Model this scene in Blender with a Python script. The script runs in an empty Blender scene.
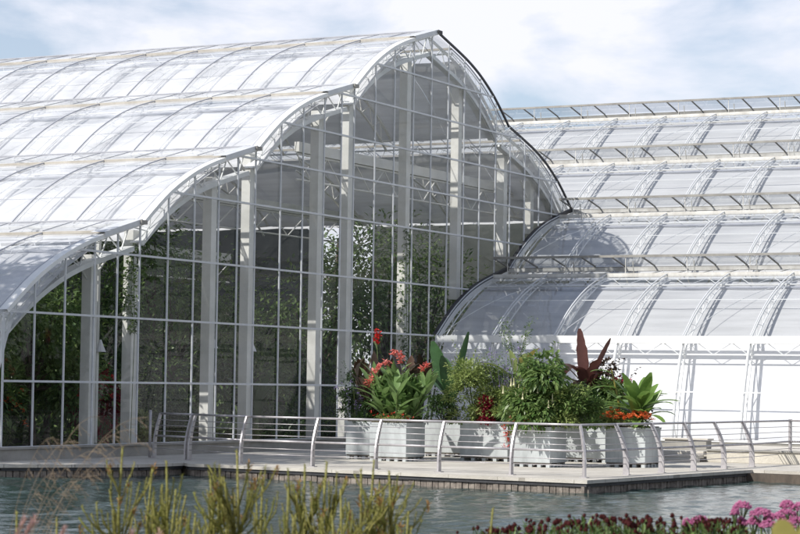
import bpy, math, random
import numpy as np
from mathutils import Vector, Matrix, noise
random.seed(7)
S = bpy.context.scene
COL = S.collection
R = math.radians
PI = math.pi
rnd = random.uniform

# ------------------------------------------------------------------ frame of the place
F_PX, PITCH, ROLL, CAM_H, YAW = 2234.487, 0.0527528, 0.0143525, 1.8375, 0.47821986
P0 = Vector((-8.36395, 51.33812, 0))
G = Vector((math.sin(YAW), math.cos(YAW), 0))      # along the gable (u)
N = Vector((math.cos(YAW), -math.sin(YAW), 0))     # out of the gable (v)
def W(u, v, z=0.0): return P0 + G * u + N * v + Vector((0, 0, z))
def L(u, v, z=0.0): return Vector((v, u, z))        # local coordinates of a thing turned by -YAW
U0, Z0, DU, DZ = -1.2, 3.38, 5.407, 2.37
UP = U0 + 4 * DU                                    # main ridge
ZR = Z0 + 4 * DZ

# ------------------------------------------------------------------ materials
def new_mat(name):
    m = bpy.data.materials.new(name); m.use_nodes = True
    nt = m.node_tree
    for n in list(nt.nodes): nt.nodes.remove(n)
    out = nt.nodes.new('ShaderNodeOutputMaterial')
    return m, nt, out
def nd(nt, t, **kw):
    n = nt.nodes.new(t)
    for k, v in kw.items(): setattr(n, k, v)
    return n
def rgba(c): return (c[0], c[1], c[2], 1)
def surf(name, c1, c2=None, rough=.5, scale=3, bump=0, bscale=20, metal=0, spec=.5, stretch=(1, 1, 1)):
    m, nt, out = new_mat(name)
    p = nd(nt, 'ShaderNodeBsdfPrincipled')
    p.inputs['Roughness'].default_value = rough
    p.inputs['Metallic'].default_value = metal
    p.inputs['Specular IOR Level'].default_value = spec
    tc = nd(nt, 'ShaderNodeTexCoord'); mp = nd(nt, 'ShaderNodeMapping'); mp.inputs['Scale'].default_value = stretch
    nt.links.new(tc.outputs['Object'], mp.inputs['Vector'])
    if c2 is None: p.inputs['Base Color'].default_value = rgba(c1)
    else:
        n = nd(nt, 'ShaderNodeTexNoise'); n.inputs['Scale'].default_value = scale; n.inputs['Detail'].default_value = 6
        n.inputs['Roughness'].default_value = .65
        nt.links.new(mp.outputs[0], n.inputs['Vector'])
        r = nd(nt, 'ShaderNodeValToRGB'); r.color_ramp.elements[0].position = .32; r.color_ramp.elements[1].position = .68
        r.color_ramp.elements[0].color = rgba(c1); r.color_ramp.elements[1].color = rgba(c2)
        nt.links.new(n.outputs['Fac'], r.inputs['Fac']); nt.links.new(r.outputs['Color'], p.inputs['Base Color'])
    if bump:
        n2 = nd(nt, 'ShaderNodeTexNoise'); n2.inputs['Scale'].default_value = bscale; n2.inputs['Detail'].default_value = 5
        nt.links.new(mp.outputs[0], n2.inputs['Vector'])
        b = nd(nt, 'ShaderNodeBump'); b.inputs['Strength'].default_value = bump; b.inputs['Distance'].default_value = .03
        nt.links.new(n2.outputs['Fac'], b.inputs['Height']); nt.links.new(b.outputs['Normal'], p.inputs['Normal'])
    nt.links.new(p.outputs[0], out.inputs['Surface'])
    return m
def glass(name, tint, f0=.08, dirt=.04, dirtcol=(.7, .72, .7), gz=1.0):
    m, nt, out = new_mat(name)
    lw = nd(nt, 'ShaderNodeLayerWeight'); lw.inputs['Blend'].default_value = .5
    pw = nd(nt, 'ShaderNodeMath', operation='POWER'); pw.inputs[1].default_value = 5
    nt.links.new(lw.outputs['Facing'], pw.inputs[0])
    ma = nd(nt, 'ShaderNodeMath', operation='MULTIPLY_ADD'); ma.inputs[1].default_value = (1 - f0) * gz; ma.inputs[2].default_value = f0
    nt.links.new(pw.outputs[0], ma.inputs[0])
    tr = nd(nt, 'ShaderNodeBsdfTransparent'); tr.inputs['Color'].default_value = rgba(tint)
    gl = nd(nt, 'ShaderNodeBsdfGlossy'); gl.inputs['Roughness'].default_value = .015
    mx = nd(nt, 'ShaderNodeMixShader')
    nt.links.new(ma.outputs[0], mx.inputs[0]); nt.links.new(tr.outputs[0], mx.inputs[1]); nt.links.new(gl.outputs[0], mx.inputs[2])
    df = nd(nt, 'ShaderNodeBsdfDiffuse'); df.inputs['Color'].default_value = rgba(dirtcol)
    tc = nd(nt, 'ShaderNodeTexCoord'); n = nd(nt, 'ShaderNodeTexNoise'); n.inputs['Scale'].default_value = .9; n.inputs['Detail'].default_value = 7
    nt.links.new(tc.outputs['Object'], n.inputs['Vector'])
    mr = nd(nt, 'ShaderNodeMapRange'); mr.inputs['From Min'].default_value = .3; mr.inputs['From Max'].default_value = .75
    mr.inputs['To Max'].default_value = dirt * 2
    nt.links.new(n.outputs['Fac'], mr.inputs['Value'])
    mx2 = nd(nt, 'ShaderNodeMixShader')
    nt.links.new(mr.outputs[0], mx2.inputs[0]); nt.links.new(mx.outputs[0], mx2.inputs[1]); nt.links.new(df.outputs[0], mx2.inputs[2])
    nt.links.new(mx2.outputs[0], out.inputs['Surface'])
    return m
def cloth(name, col, trans=.35, open_=.0):
    m, nt, out = new_mat(name)
    tc = nd(nt, 'ShaderNodeTexCoord'); mp = nd(nt, 'ShaderNodeMapping'); mp.inputs['Scale'].default_value = (.25, 2.2, 2.2)
    nt.links.new(tc.outputs['Object'], mp.inputs['Vector'])
    n = nd(nt, 'ShaderNodeTexNoise'); n.inputs['Scale'].default_value = 1.6; n.inputs['Detail'].default_value = 4
    nt.links.new(mp.outputs[0], n.inputs['Vector'])
    r = nd(nt, 'ShaderNodeValToRGB'); r.color_ramp.elements[0].position = .3; r.color_ramp.elements[1].position = .62
    r.color_ramp.elements[0].color = rgba([c * .84 for c in col]); r.color_ramp.elements[1].color = rgba(col)
    nt.links.new(n.outputs['Fac'], r.inputs['Fac'])
    d = nd(nt, 'ShaderNodeBsdfDiffuse'); t = nd(nt, 'ShaderNodeBsdfTranslucent')
    b = nd(nt, 'ShaderNodeBump'); b.inputs['Strength'].default_value = .35; b.inputs['Distance'].default_value = .12
    nt.links.new(n.outputs['Fac'], b.inputs['Height']); nt.links.new(b.outputs['Normal'], d.inputs['Normal'])
    nt.links.new(r.outputs['Color'], d.inputs['Color']); nt.links.new(r.outputs['Color'], t.inputs['Color'])
    mx = nd(nt, 'ShaderNodeMixShader'); mx.inputs[0].default_value = trans
    nt.links.new(d.outputs[0], mx.inputs[1]); nt.links.new(t.outputs[0], mx.inputs[2])
    if open_:
        tp = nd(nt, 'ShaderNodeBsdfTransparent'); m2 = nd(nt, 'ShaderNodeMixShader'); m2.inputs[0].default_value = open_
        nt.links.new(mx.outputs[0], m2.inputs[1]); nt.links.new(tp.outputs[0], m2.inputs[2]); mx = m2
    nt.links.new(mx.outputs[0], out.inputs['Surface'])
    return m
def leafmat(name, c1, c2, trans=.3, rough=.4, spec=.4):
    m, nt, out = new_mat(name)
    g = nd(nt, 'ShaderNodeNewGeometry')
    r = nd(nt, 'ShaderNodeValToRGB'); r.color_ramp.elements[0].color = rgba(c1); r.color_ramp.elements[1].color = rgba(c2)
    nt.links.new(g.outputs['Random Per Island'], r.inputs['Fac'])
    tc = nd(nt, 'ShaderNodeTexCoord'); n = nd(nt, 'ShaderNodeTexNoise'); n.inputs['Scale'].default_value = 9; n.inputs['Detail'].default_value = 3
    nt.links.new(tc.outputs['Object'], n.inputs['Vector'])
    mr = nd(nt, 'ShaderNodeMapRange'); mr.inputs['To Min'].default_value = .7; mr.inputs['To Max'].default_value = 1.3
    nt.links.new(n.outputs['Fac'], mr.inputs['Value'])
    mm = nd(nt, 'ShaderNodeMix', data_type='RGBA', blend_type='MULTIPLY'); mm.inputs['Factor'].default_value = 1
    nt.links.new(r.outputs['Color'], mm.inputs['A']); nt.links.new(mr.outputs[0], mm.inputs['B'])
    p = nd(nt, 'ShaderNodeBsdfPrincipled'); p.inputs['Roughness'].default_value = rough; p.inputs['Specular IOR Level'].default_value = spec
    nt.links.new(mm.outputs['Result'], p.inputs['Base Color'])
    t = nd(nt, 'ShaderNodeBsdfTranslucent'); nt.links.new(mm.outputs['Result'], t.inputs['Color'])
    mx = nd(nt, 'ShaderNodeMixShader'); mx.inputs[0].default_value = trans
    nt.links.new(p.outputs[0], mx.inputs[1]); nt.links.new(t.outputs[0], mx.inputs[2])
    nt.links.new(mx.outputs[0], out.inputs['Surface'])
    return m

M = dict(
    white=surf('white_painted_steel', (.70, .71, .70), (.80, .80, .78), .4, 2.0, .1, 30),
    column=surf('aged_white_steel', (.68, .67, .62), (.82, .81, .77), .5, 1.4, .15, 12),
    frame=surf('glazing_bar_grey', (.50, .52, .54), (.62, .63, .64), .4, 3),
    bar=surf('thin_roof_bar_grey', (.30, .31, .35), (.42, .43, .46), .45, 3),
    gutter=surf('weathered_gutter', (.42, .40, .36), (.66, .65, .61), .55, 1.2, .15, 10, stretch=(2, 1, 1)),
    tanbar=surf('weathered_tan_bar', (.30, .275, .235), (.46, .43, .38), .6, 1.5),
    dull=surf('dull_aluminium', (.20, .19, .175), (.32, .31, .28), .5, 2),
    dark=surf('dark_rubber_seal', (.02, .02, .022), (.05, .05, .055), .6, 4),
    glass=glass('clear_roof_glass', (.96, .97, .98), .07, .03),
    washglass=glass('whitewashed_roof_glass', (.96, .97, .98), .05, .19, (.85, .86, .87)),
    gglass=glass('gable_glass', (.88, .89, .89), .028, .006, gz=.62),
    flapglass=glass('vent_glass', (.86, .88, .91), .07, .04),
    screen=cloth('grey_white_shade_screen', (.58, .58, .58), .16, .0),
    roofblind=cloth('roof_blind', (.74, .74, .75), .20, .0),
    blind=cloth('white_blind', (.86, .86, .87), .13, .0),
    steel=surf('brushed_steel', (.36, .34, .35), (.50, .48, .48), .38, 8, .1, 60, metal=.35),
    concrete=surf('pale_concrete', (.44, .41, .36), (.58, .55, .49), .85, 1.3, .3, 25),
    plinth=surf('plinth_concrete', (.22, .21, .19), (.34, .33, .30), .85, 1.1, .3, 14),
    cream=surf('cream_stone', (.44, .41, .35), (.56, .53, .46), .85, 2.2, .4, 18),
    planter=surf('pale_zinc', (.30, .32, .32), (.50, .53, .53), .5, 2.6, .1, 9, metal=.0, stretch=(1, 1, .35)),
    wood=surf('wet_dark_timber', (.035, .028, .022), (.13, .10, .075), .7, 2.5, .5, 14, stretch=(1, 1, .3)),
    timber=surf('grey_timber', (.07, .055, .045), (.30, .26, .22), .8, 5, .4, 22),
    soil=surf('soil', (.05, .038, .028), (.10, .08, .06), .95, 3, .6, 20),
    floor=surf('path_floor', (.12, .11, .10), (.22, .20, .18), .9, .6, .3, 12),
    grass=surf('turf', (.04, .06, .02), (.09, .11, .04), .9, .5, .6, 40),
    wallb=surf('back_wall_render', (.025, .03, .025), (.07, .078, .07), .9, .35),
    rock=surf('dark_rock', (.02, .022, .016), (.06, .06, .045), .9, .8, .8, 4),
    bark=surf('bark', (.06, .045, .03), (.14, .11, .08), .9, 6, .6, 30),
    stem=leafmat('green_stem', (.07, .11, .03), (.12, .16, .05), .1),
    canna=leafmat('canna_leaf', (.11, .20, .06), (.24, .36, .13), .35, .35),
    lime=leafmat('light_leaf', (.17, .24, .06), (.33, .39, .14), .35),
    green=leafmat('mid_leaf', (.07, .14, .035), (.20, .28, .09), .35),
    deep=leafmat('dark_leaf', (.025, .055, .018), (.06, .11, .03), .3),
    banana=leafmat('banana_leaf', (.08, .17, .03), (.20, .32, .08), .4, .3),
    bigleaf=leafmat('broad_blue_green_leaf', (.035, .085, .03), (.06, .13, .05), .3, .4),
    maroon=leafmat('maroon_leaf', (.045, .018, .018), (.13, .055, .045), .3, .35),
    bronze=leafmat('bronze_leaf', (.035, .028, .018), (.09, .05, .03), .3, .35),
    yellow=leafmat('yellowing_leaf', (.25, .24, .05), (.40, .34, .10), .4),
    purple=leafmat('purple_flower', (.22, .17, .36), (.38, .32, .55), .3, .6),
    coral=leafmat('coral_petal', (.62, .12, .10), (.80, .26, .22), .35, .5),
    red=leafmat('red_petal', (.45, .015, .015), (.70, .05, .04), .3, .5),
    crimson=leafmat('crimson_petal', (.16, .008, .02), (.35, .02, .05), .3, .5),
    orange=leafmat('orange_petal', (.60, .10, .03), (.78, .20, .06), .3, .5),
    cream_petal=leafmat('cream_petal', (.70, .66, .35), (.85, .82, .60), .4, .5),
    whitep=leafmat('white_petal', (.75, .75, .72), (.85, .85, .82), .3, .5),
    olive=leafmat('olive_spike', (.15, .165, .03), (.34, .31, .10), .25, .6, .2),
    rust=leafmat('rusty_tip', (.26, .14, .05), (.40, .25, .10), .25, .6, .2),
    seed=leafmat('maroon_seed_head', (.03, .010, .009), (.085, .018, .018), .1, .8, .1),
    sedum=leafmat('pink_sedum', (.34, .08, .19), (.52, .19, .33), .25, .7, .2),
    tan=leafmat('tan_seed', (.27, .21, .14), (.40, .32, .23), .3, .7, .2),
    plume=leafmat('pink_plume', (.45, .25, .22), (.62, .42, .38), .4, .8, .1),
    shape=surf('cone_white', (.75, .75, .75), None, .5),
)

# ------------------------------------------------------------------ mesh helpers
class MB:
    def __init__(s): s.v = []; s.f = []
    def face(s, *pts):
        i = len(s.v); s.v += [tuple(p) for p in pts]; s.f.append(tuple(range(i, i + len(pts))))
    def box(s, c, size, rz=0.0, mat=None):
        hx, hy, hz = size[0] / 2, size[1] / 2, size[2] / 2
        cs, sn = math.cos(rz), math.sin(rz); i = len(s.v)
        for z in (-hz, hz):
            for x, y in ((-hx, -hy), (hx, -hy), (hx, hy), (-hx, hy)):
                s.v.append((c[0] + x * cs - y * sn, c[1] + x * sn + y * cs, c[2] + z))
        for q in ((3, 2, 1, 0), (4, 5, 6, 7), (0, 1, 5, 4), (1, 2, 6, 5), (2, 3, 7, 6), (3, 0, 4, 7)):
            s.f.append(tuple(i + k for k in q))
    def tube(s, pts, r, n=5, cap=True):
        pts = [Vector(p) for p in pts]
        rs = r if isinstance(r, (list, tuple)) else [r] * len(pts)
        i = len(s.v); prev = None
        for k, p in enumerate(pts):
            t = (pts[min(k + 1, len(pts) - 1)] - pts[max(k - 1, 0)])
            t = t.normalized() if t.length > 1e-9 else Vector((0, 0, 1))
            if prev is None:
                a = t.cross(Vector((0, 0, 1)) if abs(t.z) < .9 else Vector((1, 0, 0))).normalized()
            else:
                a = (prev - t * prev.dot(t)); a = a.normalized() if a.length > 1e-6 else t.orthogonal().normalized()
            prev = a; b = t.cross(a)
            for j in range(n):
                an = 2 * PI * (j + .5) / n
                s.v.append(tuple(p + (a * math.cos(an) + b * math.sin(an)) * rs[k]))
        for k in range(len(pts) - 1):
            for j in range(n):
                s.f.append((i + k * n + j, i + k * n + (j + 1) % n, i + (k + 1) * n + (j + 1) % n, i + (k + 1) * n + j))
        if cap:
            s.f.append(tuple(i + j for j in reversed(range(n)))); s.f.append(tuple(i + (len(pts) - 1) * n + j for j in range(n)))
    def strip(s, prof, w0, w1, axis=0):
        """sheet: list of points, swept along local x from w0 to w1"""
        i = len(s.v)
        for p in prof: s.v.append((w0, p[1], p[2])); s.v.append((w1, p[1], p[2]))
        for k in range(len(prof) - 1): s.f.append((i + 2 * k, i + 2 * k + 1, i + 2 * k + 3, i + 2 * k + 2))
    def leaf(s, base, d, Lg, Wd, droop=.6, n=4, fold=.25, wpow=.8, side=None, ragged=0):
        d = Vector(d).normalized(); up = Vector((0, 0, 1))
        sd = side or d.cross(up)
        if sd.length < 1e-3: sd = Vector((math.cos(rnd(0, 6)), math.sin(rnd(0, 6)), 0))
        sd = Vector(sd).normalized(); p = Vector(base); i = len(s.v); st = Lg / n
        for k in range(n + 1):
            t = k / n
            w = Wd * .5 * max(.04, math.sin(PI * min(1, t * .93 + .05)) ** wpow)
            if ragged: w *= 1 - ragged * rnd(0, 1) ** 2
            nrm = sd.cross(d)
            s.v += [tuple(p - sd * w + nrm * w * fold), tuple(p), tuple(p + sd * w + nrm * w * fold)]
            dd = d.copy(); dd.z -= droop * 1.6 / n * (.4 + t * 1.2); d = dd.normalized()
            p = p + d * st
        for k in range(n):
            a = i + 3 * k
            s.f.append((a, a + 1, a + 4, a + 3)); s.f.append((a + 1, a + 2, a + 5, a + 4))
    def sleaf(s, p, d, Lg, Wd):
        """small folded leaf"""
        d = Vector(d).normalized(); sd = d.cross(Vector((rnd(-.3, .3), rnd(-.3, .3), 1)))
        sd = sd.normalized() if sd.length > 1e-3 else Vector((1, 0, 0)); p = Vector(p); nn = sd.cross(d)
        i = len(s.v); m = p + d * Lg * .45
        s.v += [tuple(p), tuple(m - sd * Wd * .5 + nn * Wd * .15), tuple(p + d * Lg - nn * Lg * .12), tuple(m + sd * Wd * .5 + nn * Wd * .15)]
        s.f.append((i, i + 3, i + 2, i + 1))
    def ball(s, c, r, n=5, m=3, squash=1.0):
        c = Vector(c); i = len(s.v)
        s.v.append((c.x, c.y, c.z + r * squash))
        for k in range(1, m + 1):
            th = PI * k / (m + 1)
            for j in range(n):
                a = 2 * PI * (j + .5 * (k % 2)) / n
                s.v.append((c.x + r * math.sin(th) * math.cos(a), c.y + r * math.sin(th) * math.sin(a), c.z + r * math.cos(th) * squash))
        s.v.append((c.x, c.y, c.z - r * squash)); e = len(s.v) - 1
        for j in range(n): s.f.append((i, i + 1 + j, i + 1 + (j + 1) % n)); s.f.append((e, i + 1 + (m - 1) * n + (j + 1) % n, i + 1 + (m - 1) * n + j))
        for k in range(m - 1):
            for j in range(n):
                a = i + 1 + k * n; b = a + n
                s.f.append((a + j, b + j, b + (j + 1) % n, a + (j + 1) % n))
    def build(s, name, mat, parent=None, smooth=False, bevel=0):
        me = bpy.data.meshes.new(name); me.from_pydata(s.v, [], s.f); me.update()
        me.materials.append(M[mat] if isinstance(mat, str) else mat)
        if smooth: me.polygons.foreach_set('use_smooth', [True] * len(me.polygons))
        o = bpy.data.objects.new(name, me); COL.objects.link(o)
        if parent: o.parent = parent
        if bevel:
            b = o.modifiers.new('bevel', 'BEVEL'); b.width = bevel; b.segments = 2; b.limit_method = 'ANGLE'
        return o
def tag(o, label=None, cat=None, group=None, kind=None):
    if label: o['label'] = label
    if cat: o['category'] = cat
    if group: o['group'] = group
    if kind: o['kind'] = kind
    return o
def thing(name, label, cat, loc=(0, 0, 0), rz=-YAW, group=None):
    o = bpy.data.objects.new(name, None); COL.objects.link(o); o.empty_display_size = .3
    o.location = loc; o.rotation_euler = (0, 0, rz)
    return tag(o, label, cat, group)
def adir(az, el): return Vector((math.cos(az) * math.cos(el), math.sin(az) * math.cos(el), math.sin(el)))
def lattice(mb, A, B, r1, r2, rz, step=None):
    """two chords (point lists of equal length) and the zigzag between them"""
    mb.tube(A, r1, 6); mb.tube(B, r2, 6)
    for k in range(len(A) - 1):
        a, b = (A[k], B[k + 1]) if k % 2 == 0 else (B[k], A[k + 1])
        mb.tube([a, b], rz, 4, cap=False)

# ------------------------------------------------------------------ vault profile
OFF = [(0, 0), (.6, .46), (1.2, .88), (2.1, 1.36), (2.7, 1.61), (3.3, 1.82), (4.1, 2.04)]
def prof_raw(o):
    for (a, b), (c, d) in zip(OFF, OFF[1:]):
        if o <= c: 
            t = (o - a) / (c - a); return b + (d - b) * t
    return 2.04 + (o - 4.1) * (2.37 - 2.04) / (5.35 - 4.1)
def prof(o):                                             # lightly smoothed
    if o < .15 or o > 4.0: return prof_raw(o)
    h = .28 if o > .3 else o - .02
    return sum(prof_raw(o + h * k / 2) for k in (-2, -1, 0, 1, 2)) / 5
def arc(uk, zk, sg, off=0.0, o0=0.0, o1=4.1, n=12, v=0.0):
    """points of a tier's curve, moved inwards by off"""
    P = []
    for k in range(n + 1):
        o = o0 + (o1 - o0) * k / n; e = .05
        du, dz = 1.0, (prof(min(o + e, 5.6)) - prof(max(o - e, 0))) / (min(o + e, 5.6) - max(o - e, 0))
        ln = math.hypot(du, dz); nu, nz = dz / ln, -du / ln
        P.append(L(uk + sg * (o + nu * off), v, zk + prof(o) + nz * off))
    return P
def main_top(u):
    if u > UP: u = 2 * UP - u
    k = math.floor((u - U0) / DU); k = max(-1, min(3, k)); o = u - U0 - k * DU
    if k < 0: return Z0 - (U0 - u) * 2.6
    return Z0 + k * DZ + prof(o)
def wing_top(u):
    k = math.floor((u - UP) / DU)
    if k < 0: return Z0 - (UP - u) * 2.6
    return Z0 + k * DZ + prof(u - UP - k * DU)

def blind_off(o): return .60 - .40 * min(1, max(0, o / 4.0)) ** 1.3
def rib_inner(uk, zk, sg, v, n=14):
    return [arc(uk, zk, sg, blind_off(4.1 * k / n) * .68, 4.1 * k / n, 4.1 * k / n + .01, 1, v)[0] for k in range(n + 1)]
def make_tier(parent, uk, zk, sg, v0, ribs, bay, flap_open, gut, barmat, name='roof_tier', blinds=True, lowgut=False, gmat='glass', bmat='screen', btop=4.0, rs=.78):
    v1 = v0 + bay * round((max(ribs) - v0) / bay) if ribs else v0
    vs = sorted(ribs); lo, hi = min(vs), max(vs)
    # glass skin
    g = MB()
    for a, b in zip(vs, vs[1:]): g.strip(arc(uk, zk, sg), a + .012, b - .012)
    root = g.build(name, gmat, parent)
    # curved lattice ribs
    for v in vs:
        r = MB()
        r.tube(arc(uk, zk, sg, -.03, v=v), .022, 4)
        r2 = MB()
        lattice(r2, arc(uk, zk, sg, .07, n=14, v=v), rib_inner(uk, zk, sg, v), .034 * rs, .028 * rs, .012 * rs)
        rb = r2.build('rib', 'white', root)
        gb = r.build('glazing_bar', barmat, root)
    # blinds under the ribs
    if blinds:
        bl = MB()
        for i, (a, b) in enumerate(zip(vs, vs[1:])):
            o1 = btop + .03 * math.sin(i * 2.1 + zk)
            pts = []
            for q in range(15):
                oo = .12 + (o1 - .12) * q / 14; pts.append(arc(uk, zk, sg, blind_off(oo), oo, oo + .01, 1)[0])
            n = 4
            base = len(bl.v)
            for j in range(n + 1):
                sag = -.03 * math.sin(PI * j / n) + .006 * math.sin(i * 7 + j)
                for p in pts: bl.v.append((a + (b - a) * j / n, p.y, p.z + sag))
            m = len(pts)
            for j in range(n):
                for k in range(m - 1):
                    q = base + j * m + k; bl.f.append((q, q + 1, q + m + 1, q + m))
        bl.build('blind', bmat, root, smooth=True)
        rl = MB(); pe = arc(uk, zk, sg, .24, 3.3, 3.36, 1)[0]
        rl.tube([(lo, pe.y, pe.z), (hi, pe.y, pe.z)], .03, 5); rl.build('blind_rail', 'bar', root)
    # purlin lattice in the clear band
    pu = MB(); A = arc(uk, zk, sg, .10, 4.0, 4.1, 1)[0]; B = arc(uk, zk, sg, .16, 3.35, 3.45, 1)[0]
    n = int((hi - lo) / .51)
    X = [lo + (hi - lo) * k / n for k in range(n + 1)]
    lattice(pu, [(x, A.y, A.z) for x in X], [(x, B.y, B.z) for x in X], .03, .026, .013)
    C = arc(uk, zk, sg, .1, 1.9, 2.0, 1)[0]; pu.tube([(lo, C.y, C.z), (hi, C.y, C.z)], .016, 4)
    pu.build('purlin', 'white', root)
    # diagonal wind bracing
    for i, (a, b) in enumerate(zip(vs, vs[1:])):
        if i % 2 == 0:
            br = MB(); P = arc(uk, zk, sg, .2, .3, 3.9, 8)
            br.tube([(a + (b - a) * k / 8, P[k].y, P[k].z) for k in range(9)], .012, 4)
            br.build('wind_brace', 'white', root)
    wide = flap_open > .1
    # bar along the top of the glass, gutter at the foot
    tb = MB(); T = arc(uk, zk, sg, -.02, 4.0, 4.1, 1)[1]
    tb.box((.5 * (lo + hi), T.y + sg * .03, T.z), (hi - lo, .09, .10 if wide else .07)); tb.build('head_bar', 'gutter' if wide else 'tanbar', root)
    gt = MB(); Gp = L(uk - sg * .03, 0, zk - .03)
    s = .22 if lowgut else (.10 if flap_open > .1 else .05)
    gt.box((.5 * (lo + hi), Gp.y, Gp.z - s * .3), (hi - lo, .16 if flap_open > .1 else .07, s)); gt.build('gutter', gut, root)
    # crest beam and vent flap
    cb = MB(); H = L(uk + sg * 5.36, 0, zk + 2.37)
    wide = flap_open > .1
    cb.box((.5 * (lo + hi), H.y, H.z - .06), (hi - lo, .10, .15) if wide else (hi - lo, .06, .06)); cb.build('crest_beam', 'dull' if wide else 'white', root)
    hinge = Vector((0, uk + sg * 5.34, zk + 2.40)); closed = math.atan2(2.37 - 2.04, 1.25)
    ang = closed - flap_open; Lf = 1.28
    tip = hinge + Vector((0, -sg * math.cos(ang) * Lf, -math.sin(ang) * Lf))
    fl = MB(); fl.face((lo, hinge.y, hinge.z + .03), (hi, hinge.y, hinge.z + .03), (hi, tip.y, tip.z + .03), (lo, tip.y, tip.z + .03))
    f = fl.build('vent_flap', 'flapglass' if flap_open > .1 else 'washglass', root)
    fr = MB(); up_ = 0 if flap_open > .1 else .034
    fr.box((.5 * (lo + hi), tip.y, tip.z), (hi - lo, .07, .075) if wide else (hi - lo, .03, .03))
    x = lo
    while x < hi - .2:
        fr.tube([(x, hinge.y, hinge.z + up_), (x, tip.y, tip.z + up_)], .028 if wide else .013, 4); x += bay / 2
    if not wide: fr.box((.5 * (lo + hi), hinge.y, hinge.z + .05), (hi - lo, .04, .035))
    fr.build('flap_frame', 'dull' if wide else 'bar', f)
    if wide:
        op = MB(); n = int((hi - lo) / .41); X = [lo + (hi - lo) * k / n for k in range(n + 1)]
        lattice(op, [(x, T.y, T.z - .06) for x in X], [(x, H.y - sg * .08, H.z - .12) for x in X], .02, .02, .016)
        x = lo + bay / 4
        while x < hi - .1:
            op.tube([(x, tip.y, tip.z), (x, T.y, T.z)], .014, 4); op.tube([(x, H.y - sg * .5, H.z - .45), (x, tip.y * .5 + hinge.y * .5, tip.z * .5 + hinge.z * .5)], .02, 4); x += bay
        op.build('vent_stay', 'gutter', root)
    return root

def low_wall_profile(v, off=0.0):
    base = [(0, 3.34), (.27, 2.75), (.5, 2.1), (.68, 1.5), (.82, .9), (.92, .36)]
    return [(b + 0, z, off) for b, z in base]
def make_low_wall(parent, u_top, v_ribs, name='side_wall'):
    vs = sorted(v_ribs); lo, hi = vs[0], vs[-1]
    def pr(off, v=0): return [L(u_top - b + off, v, z) for b, z, _ in low_wall_profile(v)]
    g = MB()
    for a, b in zip(vs, vs[1:]): g.strip(pr(0), a + .012, b - .012)
    root = g.build(name, 'glass', parent)
    for v in vs:
        r = MB(); lattice(r, pr(.07, v), pr(.40, v), .034, .028, .014); r.build('rib', 'white', root)
        q = MB(); q.tube(pr(-.03, v), .022, 4); q.build('glazing_bar', 'frame', root)
    bl = MB(); bl.strip([p + Vector((0, .60, 0)) for p in pr(0)], lo, hi); bl.build('blind', 'blind', root)
    t = MB(); n = int((hi - lo) / .51); X = [lo + (hi - lo) * k / n for k in range(n + 1)]
    lattice(t, [(x, u_top + .1, 3.2) for x in X], [(x, u_top + .0, 2.85) for x in X], .03, .026, .013)
    for z, o in ((1.75, .62), (.36, .92)): t.tube([(lo, u_top - o - .02, z), (hi, u_top - o - .02, z)], .02 if z > 1 else .045, 5)
    t.build('purlin', 'white', root)
    p = MB(); p.box((.5 * (lo + hi), u_top - .8, .16), (hi - lo, .3, .36)); p.build('plinth', 'plinth', root)
    return root

# ------------------------------------------------------------------ main glasshouse
gh = thing('glasshouse', 'tall glasshouse with the glazed stepped gable and white curved roof tiers, on the left', 'greenhouse', P0)
BAY = 2.0
for k in range(4):
    make_tier(gh, U0 + k * DU, Z0 + k * DZ, 1, 0, [-.12] + [-BAY * i for i in range(1, 12)], BAY, R(.3), 'white', 'bar', gmat='washglass', bmat='roofblind', btop=3.75, rs=.42)
for k in (3, 2):
    make_tier(gh, 2 * UP - (U0 + k * DU), Z0 + k * DZ, -1, 0, [-.12] + [-BAY * i for i in range(1, 12)], BAY, R(.3), 'white', 'bar', gmat='washglass', bmat='roofblind', btop=3.75, rs=.42)
make_low_wall(gh, U0, [-.12] + [-BAY * i for i in range(1, 12)])
# gable: mullions, transoms and panes
MU = [-1.2, -.06, 1.1, 2.27, 3.22, 4.17, 5.42, 6.62, 7.78, 8.72, 9.62, 10.95, 12.16, 13.35, 14.34, 15.1, 16.4, 17.62, 18.87, 20.09, 21.28, 22.44, 23.63, 24.85, 26.0, 27.2, 28.4, 29.5, 30.5, 31.1]
TZ = [.30, 1.80, 3.38, 4.93, 6.62, 7.85, 9.0, 10.2, 11.35]
def lowz(u): return .30 if u <= UP - .9 else max(.30, min(wing_top(u), main_top(u)))
gp = MB()
for a, b in zip(MU, MU[1:]):
    ta, tb = main_top(a) - .06, main_top(b) - .06; la, lb = lowz(a), lowz(b)
    rows = TZ + [99]
    for z0, z1 in zip(rows, rows[1:]):
        p = [(a, max(z0, la)), (b, max(z0, lb)), (b, min(z1, tb)), (a, min(z1, ta))]
        if p[3][1] - p[0][1] < .02 and p[2][1] - p[1][1] < .02: continue
        if p[3][1] < p[0][1]: p[3] = p[0]
        if p[2][1] < p[1][1]: p[2] = p[1]
        t1, t2 = rnd(-.008, .008), rnd(-.007, .007)
        gp.face(*[L(u, .0 + t1 * (u - a) + t2 * (z - z0), z) for u, z in p])
gp.build('gable_glass', 'gglass', gh)
for u in MU:
    m = MB(); z0, z1 = lowz(u), main_top(u) - .05
    if z1 - z0 < .1: continue
    m.box(L(u, .025, (z0 + z1) / 2), (.035, .045, z1 - z0)); m.build('mullion', 'frame', gh)
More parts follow.
